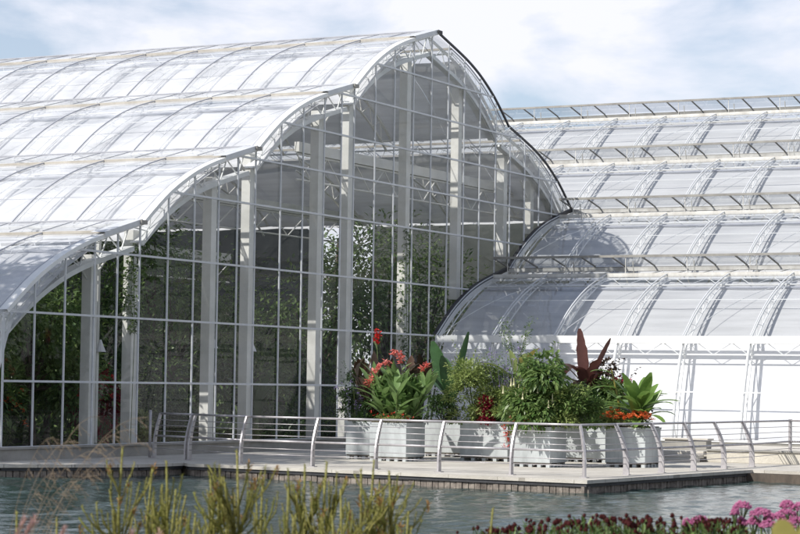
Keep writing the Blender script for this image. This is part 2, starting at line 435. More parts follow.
for z in TZ:
    us = [u / 20 for u in range(-30, 640) if main_top(u / 20) - .05 > z and lowz(u / 20) <= z + .001]
    if not us: continue
    m = MB(); a, b = max(min(us), -1.2 if z > 1 else -1.6), max(us)
    m.box(L((a + b) / 2, .045, z), (.06, b - a, .05)); m.build('transom', 'frame', gh)
    # slender inner rail behind the transom
# verge trims and gable trusses
def tier_trim(uk, zk, sg, mat, v=.03):
    t = MB(); A = arc(uk, zk, sg, -.04, 0, 5.35, 18); B = arc(uk, zk, sg, .06 if mat == 'white' else .02, 0, 5.35, 18)
    for k in range(18):
        a0, a1, b0, b1 = A[k], A[k + 1], B[k], B[k + 1]
        f = Vector((v + (.10 if mat == 'white' else .05), 0, 0)); q = Vector((v - (.16 if mat == 'white' else .01), 0, 0))
        t.face(a0 + f, a1 + f, b1 + f, b0 + f); t.face(a0 + q, a1 + q, a1 + f, a0 + f); t.face(b0 + f, b1 + f, b1 + q, b0 + q)
    return t.build('verge', mat, gh)
def gable_truss(uk, zk, sg):
    t = MB(); lattice(t, arc(uk, zk, sg, .12, 0, 5.3, 12, -.30), arc(uk, zk, sg, .62, 0, 5.3, 12, -.30), .05, .045, .02)
    A = arc(uk, zk, sg, .58, 0, 5.3, 12, -.20); B = arc(uk, zk, sg, .70, 0, 5.3, 12, -.20)
    for k in range(12): t.face(A[k], A[k + 1], B[k + 1], B[k])
    A2 = arc(uk, zk, sg, .58, 0, 5.3, 12, -.55)
    for k in range(12): t.face(A[k], A[k + 1], A2[k + 1], A2[k])
    t.build('arch_truss', 'white', gh)
for k in range(4):
    tier_trim(U0 + k * DU, Z0 + k * DZ, 1, 'white'); gable_truss(U0 + k * DU, Z0 + k * DZ, 1)
    c = MB(); uu, zz = U0 + (k + 1) * DU, Z0 + (k + 1) * DZ
    c.box(L(uu - .12, .06, zz + .0), (.30, .26, .10)); c.build('gutter_end', 'dull' if k < 3 else 'dark', gh)
    s = MB(); A = arc(uu - DU, zz - DZ, 1, -.10, 3.7, 5.3, 2, .02)
    for q in range(2): s.face(A[q] + Vector((.14, 0, 0)), A[q + 1] + Vector((.14, 0, 0)), A[q + 1] + Vector((.14, 0, -.13)), A[q] + Vector((.14, 0, -.13))); s.face(A[q] + Vector((.14, 0, 0)), A[q] + Vector((-.3, 0, 0)), A[q + 1] + Vector((-.3, 0, 0)), A[q + 1] + Vector((.14, 0, 0)))
    s.build('flap_end', 'frame', gh)
for k in (3, 2):
    tier_trim(2 * UP - (U0 + k * DU), Z0 + k * DZ, -1, 'dark'); gable_truss(2 * UP - (U0 + k * DU), Z0 + k * DZ, -1)
# columns just behind the glass
for u in (2.99, 4.75, 8.38, 10.31, 14.06, 15.85, 19.57, 23.23, 26.78, 29.0):
    zt = main_top(u) - .55; z0 = .06 if u < UP - 1 else max(.06, wing_top(u) - .4)
    c = MB(); c.box(L(u, -.62, (zt + z0) / 2), (.27, .27, zt - z0))
    for s in (-1, 1): c.tube([L(u, -.62, zt - .7), L(u + s * .7, -.62, zt - .05)], .03, 5)
    c.build('column', 'column', gh)
c = MB(); c.box(L(3.85, -1.0, 2.9), (.12, .10, 5.2)); c.build('inner_post', 'column', gh)
for vv in (-4.0, -8.0, -12.0, -16.0):
    for uk, kk, sg in [(U0 + k * DU, k, 1) for k in range(4)] + [(2 * UP - (U0 + k * DU), k, -1) for k in (3, 2)]:
        t = MB(); lattice(t, arc(uk, Z0 + kk * DZ, sg, .75, .3, 5.3, 12, vv), arc(uk, Z0 + kk * DZ, sg, 1.25, .3, 5.3, 12, vv), .045, .04, .022); t.build('ceiling_truss', 'column', gh)
for vv, za in ((-1.6, 8.75), (-8.0, 7.9), (-14.0, 6.6)):
    b = MB(); ua, ub = (14.6 if vv > -3 else 9.8), 31
    b.box(L((ua + ub) / 2, vv, za), (.16, ub - ua, .30)); b.build('tie_beam', 'column', gh)
    t = MB(); n = 18; X = [ua + (ub - ua) * k / n for k in range(n + 1)]
    lattice(t, [L(x, vv, za - .2) for x in X], [L(x, vv, za - .95) for x in X], .035, .03, .02); t.build('tie_truss', 'column', gh)
# planted rock bank inside
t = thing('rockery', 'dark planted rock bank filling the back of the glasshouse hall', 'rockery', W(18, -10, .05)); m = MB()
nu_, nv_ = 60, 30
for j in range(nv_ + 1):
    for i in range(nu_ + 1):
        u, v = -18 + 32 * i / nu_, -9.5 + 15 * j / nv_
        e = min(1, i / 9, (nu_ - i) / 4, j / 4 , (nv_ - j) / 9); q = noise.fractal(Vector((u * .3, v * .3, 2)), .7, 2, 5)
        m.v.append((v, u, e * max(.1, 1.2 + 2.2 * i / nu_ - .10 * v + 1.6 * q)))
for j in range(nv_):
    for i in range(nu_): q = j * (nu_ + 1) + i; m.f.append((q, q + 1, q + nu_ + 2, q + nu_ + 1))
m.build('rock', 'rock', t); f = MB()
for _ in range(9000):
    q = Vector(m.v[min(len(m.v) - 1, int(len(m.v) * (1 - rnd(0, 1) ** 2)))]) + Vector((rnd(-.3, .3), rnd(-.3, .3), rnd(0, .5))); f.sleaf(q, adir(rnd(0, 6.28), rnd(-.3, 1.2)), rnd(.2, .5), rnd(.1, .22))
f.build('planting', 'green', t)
# plinth, floor slab and rear wall
p = MB(); p.box(L(8.6, -.06, .15), (.30, 22.4, .30)); p.box(L(8.6, .10, .285), (.10, 22.4, .05)); p.build('plinth', 'plinth', gh)
p = MB(); p.box(L(15, -11.5, .02), (22.6, 34, .08)); p.build('floor_slab', 'soil', gh)
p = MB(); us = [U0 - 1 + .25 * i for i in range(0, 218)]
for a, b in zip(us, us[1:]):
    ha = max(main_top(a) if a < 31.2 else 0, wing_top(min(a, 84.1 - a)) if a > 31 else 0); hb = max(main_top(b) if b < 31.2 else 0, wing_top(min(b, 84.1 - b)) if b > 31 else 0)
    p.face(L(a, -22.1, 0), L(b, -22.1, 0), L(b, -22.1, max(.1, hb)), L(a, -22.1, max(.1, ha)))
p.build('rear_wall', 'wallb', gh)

# ------------------------------------------------------------------ right hand wing
wg = thing('glasshouse_wing', 'long lower glasshouse wing with open vent flaps on its white curved tiers, on the right', 'greenhouse', P0)
WB = 2.06
for k in range(4):
    ribs = [.15] + [WB * i for i in range(1, 7)]
    if k >= 2: ribs = [-WB * i for i in range(10, 0, -1)] + [.0] + [WB * i for i in range(1, 7)]
    make_tier(wg, UP + k * DU, Z0 + k * DZ, 1, 0, ribs, WB, R(26), 'white' if k == 0 else 'gutter', 'frame', lowgut=(k == 0))
make_tier(wg, UP + 8 * DU, Z0 + 3 * DZ, -1, 0, [-WB * i for i in range(10, 0, -1)] + [0.] + [WB * i for i in range(1, 7)], WB, R(26), 'gutter', 'frame')
make_low_wall(wg, UP, [.15] + [WB * i for i in range(1, 7)])
for k in range(2):                                      # dark seal where the wing meets the gable
    t = MB(); A = arc(UP + k * DU, Z0 + k * DZ, 1, -.06, 0, 5.3, 16, .14); B = arc(UP + k * DU, Z0 + k * DZ, 1, .05, 0, 5.3, 16, .14)
    f = Vector((-.12, 0, 0))
    for q in range(16): t.face(A[q], A[q + 1], B[q + 1], B[q]); t.face(A[q], A[q + 1], A[q + 1] + f, A[q] + f)
    t.build('edge_seal', 'dark', wg)
    w = MB(); A = arc(UP + k * DU, Z0 + k * DZ, 1, .06, 0, 5.3, 16, .15); B = arc(UP + k * DU, Z0 + k * DZ, 1, .22, 0, 5.3, 16, .15)
    for q in range(16): w.face(A[q], A[q + 1], B[q + 1], B[q])
    w.build('edge_frame', 'white', wg)
f = MB(); f.box(L(31, 6.2, .05), (12.2, 22.5, .1)); f.box(L(41.5, -10, .05), (20, 18, .1)); f.build('floor_slab', 'floor', wg)
e = MB(); us = [UP - .9 + .25 * i for i in range(0, 92)]
for a, b in zip(us, us[1:]): e.face(L(a, 12.55, 0), L(b, 12.55, 0), L(b, 12.55, wing_top(b) if b < 42 else 12.8), L(a, 12.55, wing_top(a) if a < 42 else 12.8))
e.build('end_wall', 'gglass', wg)
for i in range(18):
    u = UP + .6 + i * 1.2; q = MB(); q.box(L(u, 12.6, wing_top(u) / 2), (.05, .06, wing_top(u))); q.build('mullion', 'frame', wg)
for z in (1.8, 3.4, 5.0, 6.6, 8.2, 9.8, 11.4):
    u = next(x / 10 for x in range(200, 421) if wing_top(x / 10) > z); q = MB(); q.box(L((u + 42) / 2, 12.6, z), (.05, 42 - u, .06)); q.build('transom', 'frame', wg)
for k in range(4):
    t = MB(); lattice(t, arc(UP + k * DU, Z0 + k * DZ, 1, .1, 0, 5.3, 12, 12.7), arc(UP + k * DU, Z0 + k * DZ, 1, .6, 0, 5.3, 12, 12.7), .05, .045, .02); t.build('arch_truss', 'white', wg)
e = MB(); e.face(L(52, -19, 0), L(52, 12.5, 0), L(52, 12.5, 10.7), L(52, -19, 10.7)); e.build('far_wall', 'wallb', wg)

# ------------------------------------------------------------------ deck, walls, water, ground
DECK = [(-10, -4.2), (-2.79, 1.24), (-.29, 3.16), (1.3, 3.3), (.95, 3.62), (-.55, 13.95), (7.9, 14.55), (5.6, 27), (19, 27), (19.3, -.3), (-4, -.3)]
def prism(mb, poly, z0, z1):
    n = len(poly); t = [W(u, v, z1) for u, v in poly]; b = [W(u, v, z0) for u, v in poly]
    mb.face(*t); mb.face(*reversed(b))
    for k in range(n): mb.face(b[k], b[(k + 1) % n], t[(k + 1) % n], t[k])
m = M['concrete'].copy(); m.name = 'slab_paving'; nt = m.node_tree
pr_ = next(n for n in nt.nodes if n.type == 'BSDF_PRINCIPLED'); src = pr_.inputs['Base Color'].links[0].from_socket
bt = nd(nt, 'ShaderNodeTexBrick'); bt.inputs['Scale'].default_value = 1; bt.inputs['Brick Width'].default_value = 1.2; bt.inputs['Row Height'].default_value = .6; bt.inputs['Mortar Size'].default_value = .012
bt.inputs['Color1'].default_value = (1, 1, 1, 1); bt.inputs['Color2'].default_value = (.86, .86, .85, 1); bt.inputs['Mortar'].default_value = (.6, .59, .57, 1)
tc = nd(nt, 'ShaderNodeTexCoord'); mp = nd(nt, 'ShaderNodeMapping'); mp.inputs['Rotation'].default_value = (0, 0, YAW); nt.links.new(tc.outputs['Object'], mp.inputs[0]); nt.links.new(mp.outputs[0], bt.inputs['Vector'])
mm = nd(nt, 'ShaderNodeMix', data_type='RGBA', blend_type='MULTIPLY'); mm.inputs['Factor'].default_value = 1
nt.links.new(src, mm.inputs['A']); nt.links.new(bt.outputs['Color'], mm.inputs['B']); nt.links.new(mm.outputs['Result'], pr_.inputs['Base Color'])
d = MB(); prism(d, DECK, -.07, 0); dk = tag(d.build('deck', m), kind='structure')
# trim board and vertical boards under the deck edge
ed = MB(); pb = MB()
front = DECK[:8]
for (a, b) in zip(front, front[1:]):
    A, B = W(*a), W(*b); dv = (B - A); ln = dv.length; dv.normalize(); out = Vector((dv.y, -dv.x, 0))
    ang = math.atan2(dv.y, dv.x); c = (A + B) / 2 - out * .06
    ed.box((c.x, c.y, -.105), (ln - .05, .06, .065), ang)
    n = int(ln / .15)
    for k in range(n):
        q = A + dv * ((k + .5) * ln / n) - out * (.10 + rnd(-.012, .012))
        pb.box((q.x, q.y, -.50 + rnd(-.01, .01)), (ln / n - .018, .07, .74), ang + rnd(-.05, .05))
ed.build('edge_trim', 'dark', dk); pb.build('edge_board', 'timber', dk)
us = MB(); prism(us, [(-9.5, -4.2), (-2.6, 1.0), (-.2, 2.85), (1.5, 3.0), (1.2, 3.7), (-.2, 13.7), (7.7, 14.3), (5.9, 27), (19, 27), (19.2, -.25), (-4, -.25)], -.9, -.075)
us.build('deck_footing', 'wood', dk)
# sloping landing plank at the corner
t = thing('landing_plank', 'short pale sloping plank at the inner corner of the deck by the water', 'plank', W(1.0, 3.1, -.12))
m = MB(); A = [(-.1, .1, .07), (.15, .1, .07), (-.55, -.75, -.18), (-.8, -.75, -.18)]
m.face(*[Vector(q) for q in A]); m.face(*[Vector(q) - Vector((0, 0, .05)) for q in reversed(A)])
for i in range(4): m.face(Vector(A[i]), Vector(A[i]) - Vector((0, 0, .05)), Vector(A[(i + 1) % 4]) - Vector((0, 0, .05)), Vector(A[(i + 1) % 4]))
m.build('board', 'timber', t)
# low cream wall, terrace and steps before the wing
t = thing('low_wall', 'low cream stone wall along the foot of the white wing', 'wall', W(12.4, 18.5))
m = MB(); m.box((0, 0, .14), (13.2, .36, .28)); m.build('wall_body', 'cream', t, bevel=.01)
m = MB(); m.box((0, 0, .305), (13.2, .44, .045)); m.build('coping', 'plinth', t, bevel=.008)
m = MB(); prism(m, [(12.6, 9.4), (12.6, 25), (19.4, 25), (19.4, 9.4)], -.02, .26); tag(m.build('terrace', 'concrete'), kind='structure')
t = thing('steps', 'three shallow pale steps beside the last planter leading up to the terrace', 'steps', W(11.7, 10.7))
for k in range(3):
    m = MB(); m.box((0, .3 * k, .045 + .09 * k), (2.3, .34, .09)); m.build('step', 'concrete', t, bevel=.008)
t = thing('concrete_bench', 'grey concrete block bench behind the railing at the foot of the wing', 'bench', W(13.6, 10.9, .26))
m = MB(); m.box((0, 0, .13), (1.15, .4, .26)); m.build('block', 'plinth', t, bevel=.015); m = MB(); m.box((0, 0, .28), (1.25, .48, .04)); m.build('top_slab', 'concrete', t, bevel=.008)

# water: a sheet with real ripples
WZ = -.27
nx, ny = 300, 420
xs = np.linspace(-17, 17, nx); ys = np.linspace(23, 53.5, ny)
XX, YY = np.meshgrid(xs, ys)
ZZ = np.zeros_like(XX); rng = np.random.default_rng(3)
for k in range(46):
    lam = rng.uniform(.26, .95); th = rng.normal(R(235), R(50)); ph = rng.uniform(0, 6.28)
    q = 2 * PI / lam; ZZ += lam * .0050 * np.sin(q * (XX * np.cos(th) + YY * np.sin(th)) + ph + .8 * np.sin(.7 * XX + .5 * YY + k))
edge = np.clip(np.minimum.reduce([XX + 17, 17 - XX, YY - 23, 53.5 - YY]) / 1.5, 0, 1)
ZZ = ZZ * edge * .62 + WZ
mw = MB(); mw.v = [tuple(p) for p in np.stack([XX, YY, ZZ], -1).reshape(-1, 3)]
for j in range(ny - 1):
    for i in range(nx - 1): q = j * nx + i; mw.f.append((q, q + 1, q + nx + 1, q + nx))
for x0, x1, y0, y1 in ((-46, -17, 23, 53.5), (17, 46, 23, 53.5)):
    mw.face((x0, y0, WZ), (x1, y0, WZ), (x1, y1, WZ), (x0, y1, WZ))
m, nt, out = new_mat('pond_water')
p = nd(nt, 'ShaderNodeBsdfPrincipled'); p.inputs['Base Color'].default_value = (.022, .044, .040, 1); p.inputs['Roughness'].default_value = .05; p.inputs['IOR'].default_value = 1.33
tc = nd(nt, 'ShaderNodeTexCoord'); n1 = nd(nt, 'ShaderNodeTexNoise'); n1.inputs['Scale'].default_value = 8; n1.inputs['Detail'].default_value = 5; n1.inputs['Distortion'].default_value = .6
nt.links.new(tc.outputs['Object'], n1.inputs['Vector'])
b = nd(nt, 'ShaderNodeBump'); b.inputs['Strength'].default_value = .42; b.inputs['Distance'].default_value = .03
nt.links.new(n1.outputs['Fac'], b.inputs['Height']); nt.links.new(b.outputs['Normal'], p.inputs['Normal']); nt.links.new(p.outputs[0], out.inputs['Surface'])
tag(mw.build('water', m, smooth=True), kind='structure')
# ground: one sheet to the horizon with the pond cut out of it
g = MB(); B = 2500; x0, x1, y0, y1 = -45, 45, 23.2, 53.4
def gq(a, b, c, d): g.face((a, c, -.02), (b, c, -.02), (b, d, -.02), (a, d, -.02))
gq(-B, B, -B, y0); gq(-B, x0, y0, y1); gq(x1, B, y0, y1)
gq(-B, B, y1, B)
for a, c in (((x0, y0), (x1, y0)), ((x1, y0), (x1, y1)), ((x1, y1), (x0, y1)), ((x0, y1), (x0, y0))):
    g.face((a[0], a[1], -.02), (c[0], c[1], -.02), (c[0], c[1], -.8), (a[0], a[1], -.8))
tag(g.build('ground', 'grass'), kind='structure')
bk = MB(); bx = [-30 + i * 1.0 for i in range(61)]; by = [-6 + i * 1.0 for i in range(30)]
def bz(x, y): return (.22 if y < 20 else .22 - (y - 20) * .16) + .05 * noise.noise(Vector((x * .4, y * .4, 0)))
for y in by:
    for x in bx: bk.v.append((x, y, bz(x, y)))
for j in range(29):
    for i in range(60): q = j * 61 + i; bk.f.append((q, q + 1, q + 62, q + 61))
tag(bk.build('bank', 'soil', smooth=True), kind='structure')

# ------------------------------------------------------------------ railing
rl = thing('railing', 'curved steel railing with thin wires along the edge of the deck', 'railing', W(0, 0))
POSTS = [(3.3, 1.15, 'c'), (2.75, 2.45, 'c'), (1.62, 4.60), (1.38, 6.60), (1.16, 8.30), (.95, 9.93), (.72, 11.72), (.50, 13.45), (2.55, 13.55), (4.38, 13.65), (6.15, 13.75), (7.95, 13.84), (9.77, 13.91), (13.44, 13.7, 's')]
def bend(z): return .25 * max(0, (z - .30) / .78) ** 1.7
HR = 1.07
def inward(i):
    if i < 7: return Vector((0, 1, 0))
    if i == 7: return Vector((-.7, .7, 0))
    if i == 13: return Vector((0, 0, 0))
    return Vector((-1, 0, 0))
for i, q in enumerate(POSTS):
    base = L(q[0], q[1]); inn = inward(i); m = MB()
    if i == 13: m.tube([base, base + Vector((0, 0, HR + .04))], .045, 8)
    else:
        tan = Vector((-inn.y, inn.x, 0)); n = 9
        for sgn in ((-1, 1) if i == 1 else (0,)):
            off = tan * (.05 * sgn); idx = len(m.v)
            for k in range(n + 1):
                z = (HR + .01) * k / n; w = .068 - .026 * k / n; c = base + off + inn * bend(z) + Vector((0, 0, z))
                for a, b in ((-w, -.02), (w, -.02), (w, .02), (-w, .02)): m.v.append(tuple(c + inn * a + tan * b))
            for k in range(n):
                for j in range(4): m.f.append((idx + 4 * k + j, idx + 4 * k + (j + 1) % 4, idx + 4 * k + 4 + (j + 1) % 4, idx + 4 * k + 4 + j))
            m.f.append(tuple(idx + 4 * n + j for j in range(4)))
        m.box((base.x, base.y, .008), (.16, .16, .016))
    m.build('post', 'steel', rl)
def rail_at(z, r, name, mat='steel'):
    pts = []
    for i, q in enumerate(POSTS): pts.append(L(q[0], q[1], z) + inward(i) * bend(z))
    e = pts[-1] + (Vector((7, -2.2, 0))); pts.append(e)
    m = MB()
    for a, b in zip(pts, pts[1:]): m.tube([a, b], r, 8)
    m.build(name, mat, rl, smooth=True)
rail_at(HR, .026, 'top_rail'); rail_at(.54, .026, 'mid_rail')
for z in (.92, .79, .66, .37, .24): rail_at(z, .0085, 'wire')
t = thing('bollard_post', 'single straight grey steel pole standing beside the left end of the railing', 'post', W(3.55, .85))
m = MB(); m.tube([(0, 0, 0), (0, 0, 1.12)], .035, 8); m.build('pole', 'steel', t, smooth=True); m = MB(); m.ball((0, 0, 1.13), .04, 8, 4, .5); m.build('cap', 'steel', t)

# ------------------------------------------------------------------ planters
PL = {}
def planter(key, label, u, v, w=1.0, d=1.0, h=.82):
    """(u,v) = corner nearest the camera; the box runs to u+d and v-w"""
    t = thing('planter', label, 'planter', W(u + d / 2, v - w / 2), group='metal planters on the deck')
    m = MB(); m.box((0, 0, .10 + h / 2), (w, d, h)); m.build('box', 'planter', t, bevel=.012)
    m = MB(); 
    for s in (-1, 1): m.box((0, s * (d / 2 - .012), .10 + h - .02), (w + .03, .04, .05)); m.box((s * (w / 2 - .012), 0, .10 + h - .02), (.04, d - .05, .05))
    m.build('rim', 'planter', t)
    m = MB(); m.box((0, 0, .10 + h + .012), (w - .06, d - .06, .03)); m.build('compost', 'soil', t)
    for i in range(3):
        m = MB(); y = -d / 2 + .08 + i * (d - .16) / 2
        m.box((0, y, .085), (w - .04, .10, .03)); m.build('pallet_bearer', 'timber', t)
    for i in range(5):
        for j in range(5):
            if 0 < i < 4 and 0 < j < 4: continue
            m = MB(); m.box((-w / 2 + .06 + i * (w - .12) / 4, -d / 2 + .06 + j * (d - .12) / 4, .035), (.09, .09, .07)); m.build('foot', 'planter', t)
    PL[key] = (u, v, w, d, .10 + h)
planter('A', 'shaded metal planter at the left end of the row, holding the dark leaved canna', 6.9, 5.40)
planter('B', 'pale metal planter holding the green canna with coral flowers', 6.05, 6.52)
planter('C', 'shaded metal planter at the back holding the upright broad blue green leaves', 10.3, 6.0, 1.2, 1.1)
planter('D', 'wide metal planter under the light green bush and the maroon leaves', 8.0, 8.30, 1.3, 1.1)
planter('E', 'pale metal planter in front with red flowers trailing over its rim', 5.25, 10.62, 1.0, .95)
planter('F', 'metal planter at the back under the dark red banana', 9.4, 10.30, 1.1, 1.1)
planter('H', 'half hidden metal planter between the coral canna planter and the wide one', 10.0, 7.35, 1.0, 1.0)
planter('G', 'pale metal planter at the right end with orange flowers and the glossy green banana', 6.95, 12.28, 1.0, 1.0)
def inpl(key, fu=.5, fv=.5): u, v, w, d, h = PL[key]; return W(u + d * fu, v - w * (1 - fv), h)

# ------------------------------------------------------------------ plants
def blades(name, label, loc, n_stem, per, h, Lf, Wf, mat, spread=.35, droop=.5, el=(35, 75), stem='stem', group=None, cat='plant', seg=5, r0=.25):
    t = thing(name, label, cat, loc, rnd(0, 6), group); f = MB(); s = MB()
    for i in range(n_stem):
        a = 2 * PI * i / n_stem + rnd(-.4, .4); b = Vector((math.cos(a), math.sin(a), 0)) * spread * rnd(.2, 1) * r0 / .25
        hh = h * rnd(.65, 1); top = b * (1.5) + Vector((0, 0, hh))
        s.tube([b * .6, b * 1.1 + Vector((0, 0, hh * .5)), top], [.018, .014, .008], 5)
        for k in range(per):
            z = hh * (.12 + .85 * k / per); q = b * (.6 + .9 * z / hh) + Vector((0, 0, z))
            az = a + k * 2.4 + rnd(-.5, .5); e = R(rnd(*el)); sc = rnd(.75, 1.1)
            f.leaf(q, adir(az, e), Lf * sc, Wf * sc, droop * rnd(.6, 1.3), seg, .22)
    s.build('stem', stem, t, smooth=True); f.build('foliage', mat, t, smooth=True)
    return t
def flowers(t, pts, mat, size, n=7, name='flower'):
    for p in pts:
        m = MB(); p = Vector(p)
        for k in range(n): m.sleaf(p + Vector((rnd(-1, 1), rnd(-1, 1), rnd(-1, 1))) * size * .45, adir(rnd(0, 6.28), rnd(-.3, 1.3)), size * rnd(.6, 1.1), size * .6)
        m.build(name, mat, t)
def bush(name, label, loc, rx, ry, h, n, size, mat, cat='shrub', aspect=.5, droop=0.0, base=.0, lumps=9, stems=7, group=None, stemmat='stem', grow=1.0):
    t = thing(name, label, cat, loc, rnd(0, 6), group); f = MB(); s = MB()
    n = int(n * 1.35 * grow ** 1.6); rx *= grow; ry *= grow; h *= 1 + (grow - 1) * .7
    C = []
    for i in range(lumps):
        a = rnd(0, 6.28); q = math.sqrt(rnd(.05, 1)); zz = base + (h - base) * (rnd(.06, .5) if i % 2 else rnd(.35, .95)); k = math.sqrt(max(.15, 1 - (zz / h) ** 2 * .7))
        C.append((Vector((rx * q * k * math.cos(a) * .75, ry * q * k * math.sin(a) * .75, zz)), rnd(.20, .38)))
    for c, r in C[:stems]:
        s.tube([Vector((c.x * .15, c.y * .15, 0)), Vector((c.x * .5, c.y * .5, c.z * .5)), c], [.015, .011, .005], 4)
    s.build('stem', stemmat, t)
    for i in range(n):
        c, r = random.choice(C); d = adir(rnd(0, 6.28), math.asin(rnd(-.7, 1))); rr = r * rnd(.45, 1.05) ** .7
        p = c + Vector((d.x * rr * max(rx, .3) * 1.5, d.y * rr * max(ry, .3) * 1.5, d.z * rr * h * .55))
        if p.z < .01: p.z = rnd(.0, .1)
        dd = d + Vector((rnd(-.6, .6), rnd(-.6, .6), rnd(-.5, .5) - droop))
        sz = size * rnd(.6, 1.25); f.sleaf(p, dd, sz, sz * aspect)
    if n > 500:
        for i in range(int(8 + n / 160)):
            c, r = random.choice(C); d = adir(rnd(0, 6.28), rnd(.2, 1.3)); q = c + Vector((d.x * r * rx, d.y * r * ry, d.z * r * h * .5)) * 1.2; Ls = rnd(.18, .42) * h
            for k in range(9):
                p = q + d * Ls * k / 8; f.sleaf(p, d * .5 + Vector((rnd(-1, 1), rnd(-1, 1), rnd(-.6, .5) - droop * .5)), size * rnd(.7, 1.1) * (1 - k * .05), size * aspect)
    f.build('foliage', mat, t)
    return t, C
def big_banana(name, label, loc, spec, mat, stemmat='stem', cat='banana plant', stem_h=.7, stem_r=.06, seg=9, fold=.22, ragged=0):
    """spec: list of (azimuth in world degrees, elevation, length, width, droop, foot height)"""
    t = thing(name, label, cat, loc, 0); s = MB()
    s.tube([(0, 0, 0), (0.01, 0, stem_h * .5), (.02, .01, stem_h)], [stem_r, stem_r * .85, stem_r * .55], 8); s.build('stem', stemmat, t, smooth=True)
    for az, el, Lg, Wd, dr, z0 in spec:
        f = MB(); d = adir(R(az), R(el)); q = Vector((0, 0, z0)) + d * .05
        f.tube([Vector((0, 0, z0 - .05)), q + d * .12], [.016, .012], 5)
        f.leaf(q + d * .1, d, Lg, Wd, dr, seg, fold, .55, ragged=ragged, side=adir(rnd(-.7, .7), 0) if el > 60 else None)
        f.build('leaf', mat, t, smooth=True)
    return t

# B: canna with coral flowers
c = blades('canna', 'bushy green canna with coral flowers in the front left planter', inpl('B'), 26, 11, 1.15, .66, .165, 'canna', .42, .38, (30, 78), r0=.34)
pts = []
for px, z in ((-.62, 1.05), (-.55, 1.25), (-.30, 1.45), (.02, 1.62), (-.10, 1.70), (.62, 1.25), (.70, 1.42), (-.72, .9), (-.45, 1.38), (.05, 1.5)):
    for k in range(3):
        w = Vector((px + rnd(-.05, .05), rnd(-.3, .1), z + rnd(-.06, .08))); pts.append(c.rotation_euler.to_matrix().inverted() @ w)
flowers(c, pts, 'coral', .11, 9)
t, C = bush('bedding_flowers', 'low green edging plant with tiny red flowers under the coral canna', inpl('B', .12, .6), .5, .18, .22, 420, .06, 'lime', 'flower', grow=1.25)
flowers(t, [Vector((rnd(-.55, .55), rnd(-.35, .35), rnd(.05, .25))) for _ in range(34)], 'red', .045, 5)
# A: dark canna, purple haze bush
c = blades('dark_canna', 'bronze leaved canna with one scarlet flower spike behind the coral canna', inpl('A', .7, .8), 17, 8, 1.45, .66, .20, 'bronze', .6, .3, (45, 80), 'bronze', r0=.34)
ri = c.rotation_euler.to_matrix().inverted()
flowers(c, [ri @ Vector((-.30 + rnd(-.04, .04), 0, 1.95 + .07 * k)) for k in range(5)], 'red', .12, 9)
m = MB(); m.tube([ri @ Vector((-.2, 0, .5)), ri @ Vector((-.3, 0, 1.95))], .012, 5); m.build('flower_stalk', 'stem', c)
t, C = bush('purple_haze_bush', 'dusky purple flowered bush at the left end of the planters, before the gable', inpl('A', .3, .1), .45, .42, 1.05, 900, .075, 'deep', 'shrub', grow=1.2)
flowers(t, [Vector((rnd(-.5, .5), rnd(-.45, .45), rnd(.25, 1.1))) for _ in range(80)], 'purple', .05, 4)
t, C = bush('leafy_filler', 'dark leafy clump low in the shaded planter on the left', inpl('A', .25, .6), .55, .4, .5, 700, .10, 'deep', 'plant')
# C: upright broad leaves
BB = big_banana('broad_leaf_banana', 'tall upright banana with broad blue green leaves behind the bushes, against the gable', inpl('C', .5, .45), [(172, 74, 1.45, .50, .15, .55), (15, 76, 1.65, .26, .10, .6), (0, 52, 1.3, .40, .45, .6), (200, 54, 1.2, .36, .55, .5), (-60, 58, 1.1, .36, .5, .4), (-110, 66, 1.25, .34, .4, .5), (100, 60, 1.2, .3, .4, .6), (-30, 56, 1.2, .34, .6, .5), (150, 48, 1.1, .34, .7, .5)], 'bigleaf', stem_h=.8, ragged=.12)
t, C = bush('leafy_filler', 'deep green leafy clump at the foot of the broad leaved banana', inpl('C', .4, .3), .6, .5, .7, 800, .12, 'deep', 'plant')
t, C = bush('hedge_plant', 'mid green rounded bush between coral canna and light green bush', inpl('H', .4, .5), .6, .5, 1.0, 1100, .11, 'green', 'shrub', grow=1.35)
# D
t, C = bush('light_green_bush', 'light green small leaved bush left of the drooping yellow trumpet bush', inpl('D', .3, .2), .75, .55, 1.15, 1900, .10, 'lime', 'shrub', lumps=14, grow=1.4)
flowers(t, [Vector((rnd(-.6, .6), rnd(-.5, .5), rnd(.15, .7))) for _ in range(14)], 'whitep', .05, 5)
t, C = bush('coleus', 'maroon leaved coleus in the middle of the light green bush', inpl('D', -.02, .55), .22, .16, .5, 260, .10, 'crimson', 'plant', .7, grow=1.25)
t, C = bush('verbena', 'airy purple verbena rising above the bushes in the middle', inpl('D', .7, .75), .75, .55, 1.55, 650, .08, 'green', 'flower', lumps=13, stems=13, grow=1.2)
for _ in range(46):
    a, q = rnd(0, 6.28), math.sqrt(rnd(0, 1)); p = Vector((.85 * q * math.cos(a), .6 * q * math.sin(a), rnd(.9, 1.85)))
    m = MB(); m.tube([Vector((p.x * .4, p.y * .4, .4)), p], .004, 4)
    for k in range(9): m.sleaf(p + Vector((rnd(-.035, .035), rnd(-.035, .035), rnd(-.02, .02))), adir(rnd(0, 6), rnd(0, 1.4)), .045, .03)
    m.build('flower', 'purple', t)
big_banana('pale_banana', 'small banana with one pale leaf and yellowing drooping leaves in the middle of the row', inpl('D', .6, .97), [(178, 50, 1.0, .42, .7, .9), (60, 70, .9, .30, .9, .95), (-20, 62, .9, .28, 1.1, .9), (150, 78, .7, .2, .5, 1.0)], 'lime', cat='banana plant', stem_h=1.05, stem_r=.04)
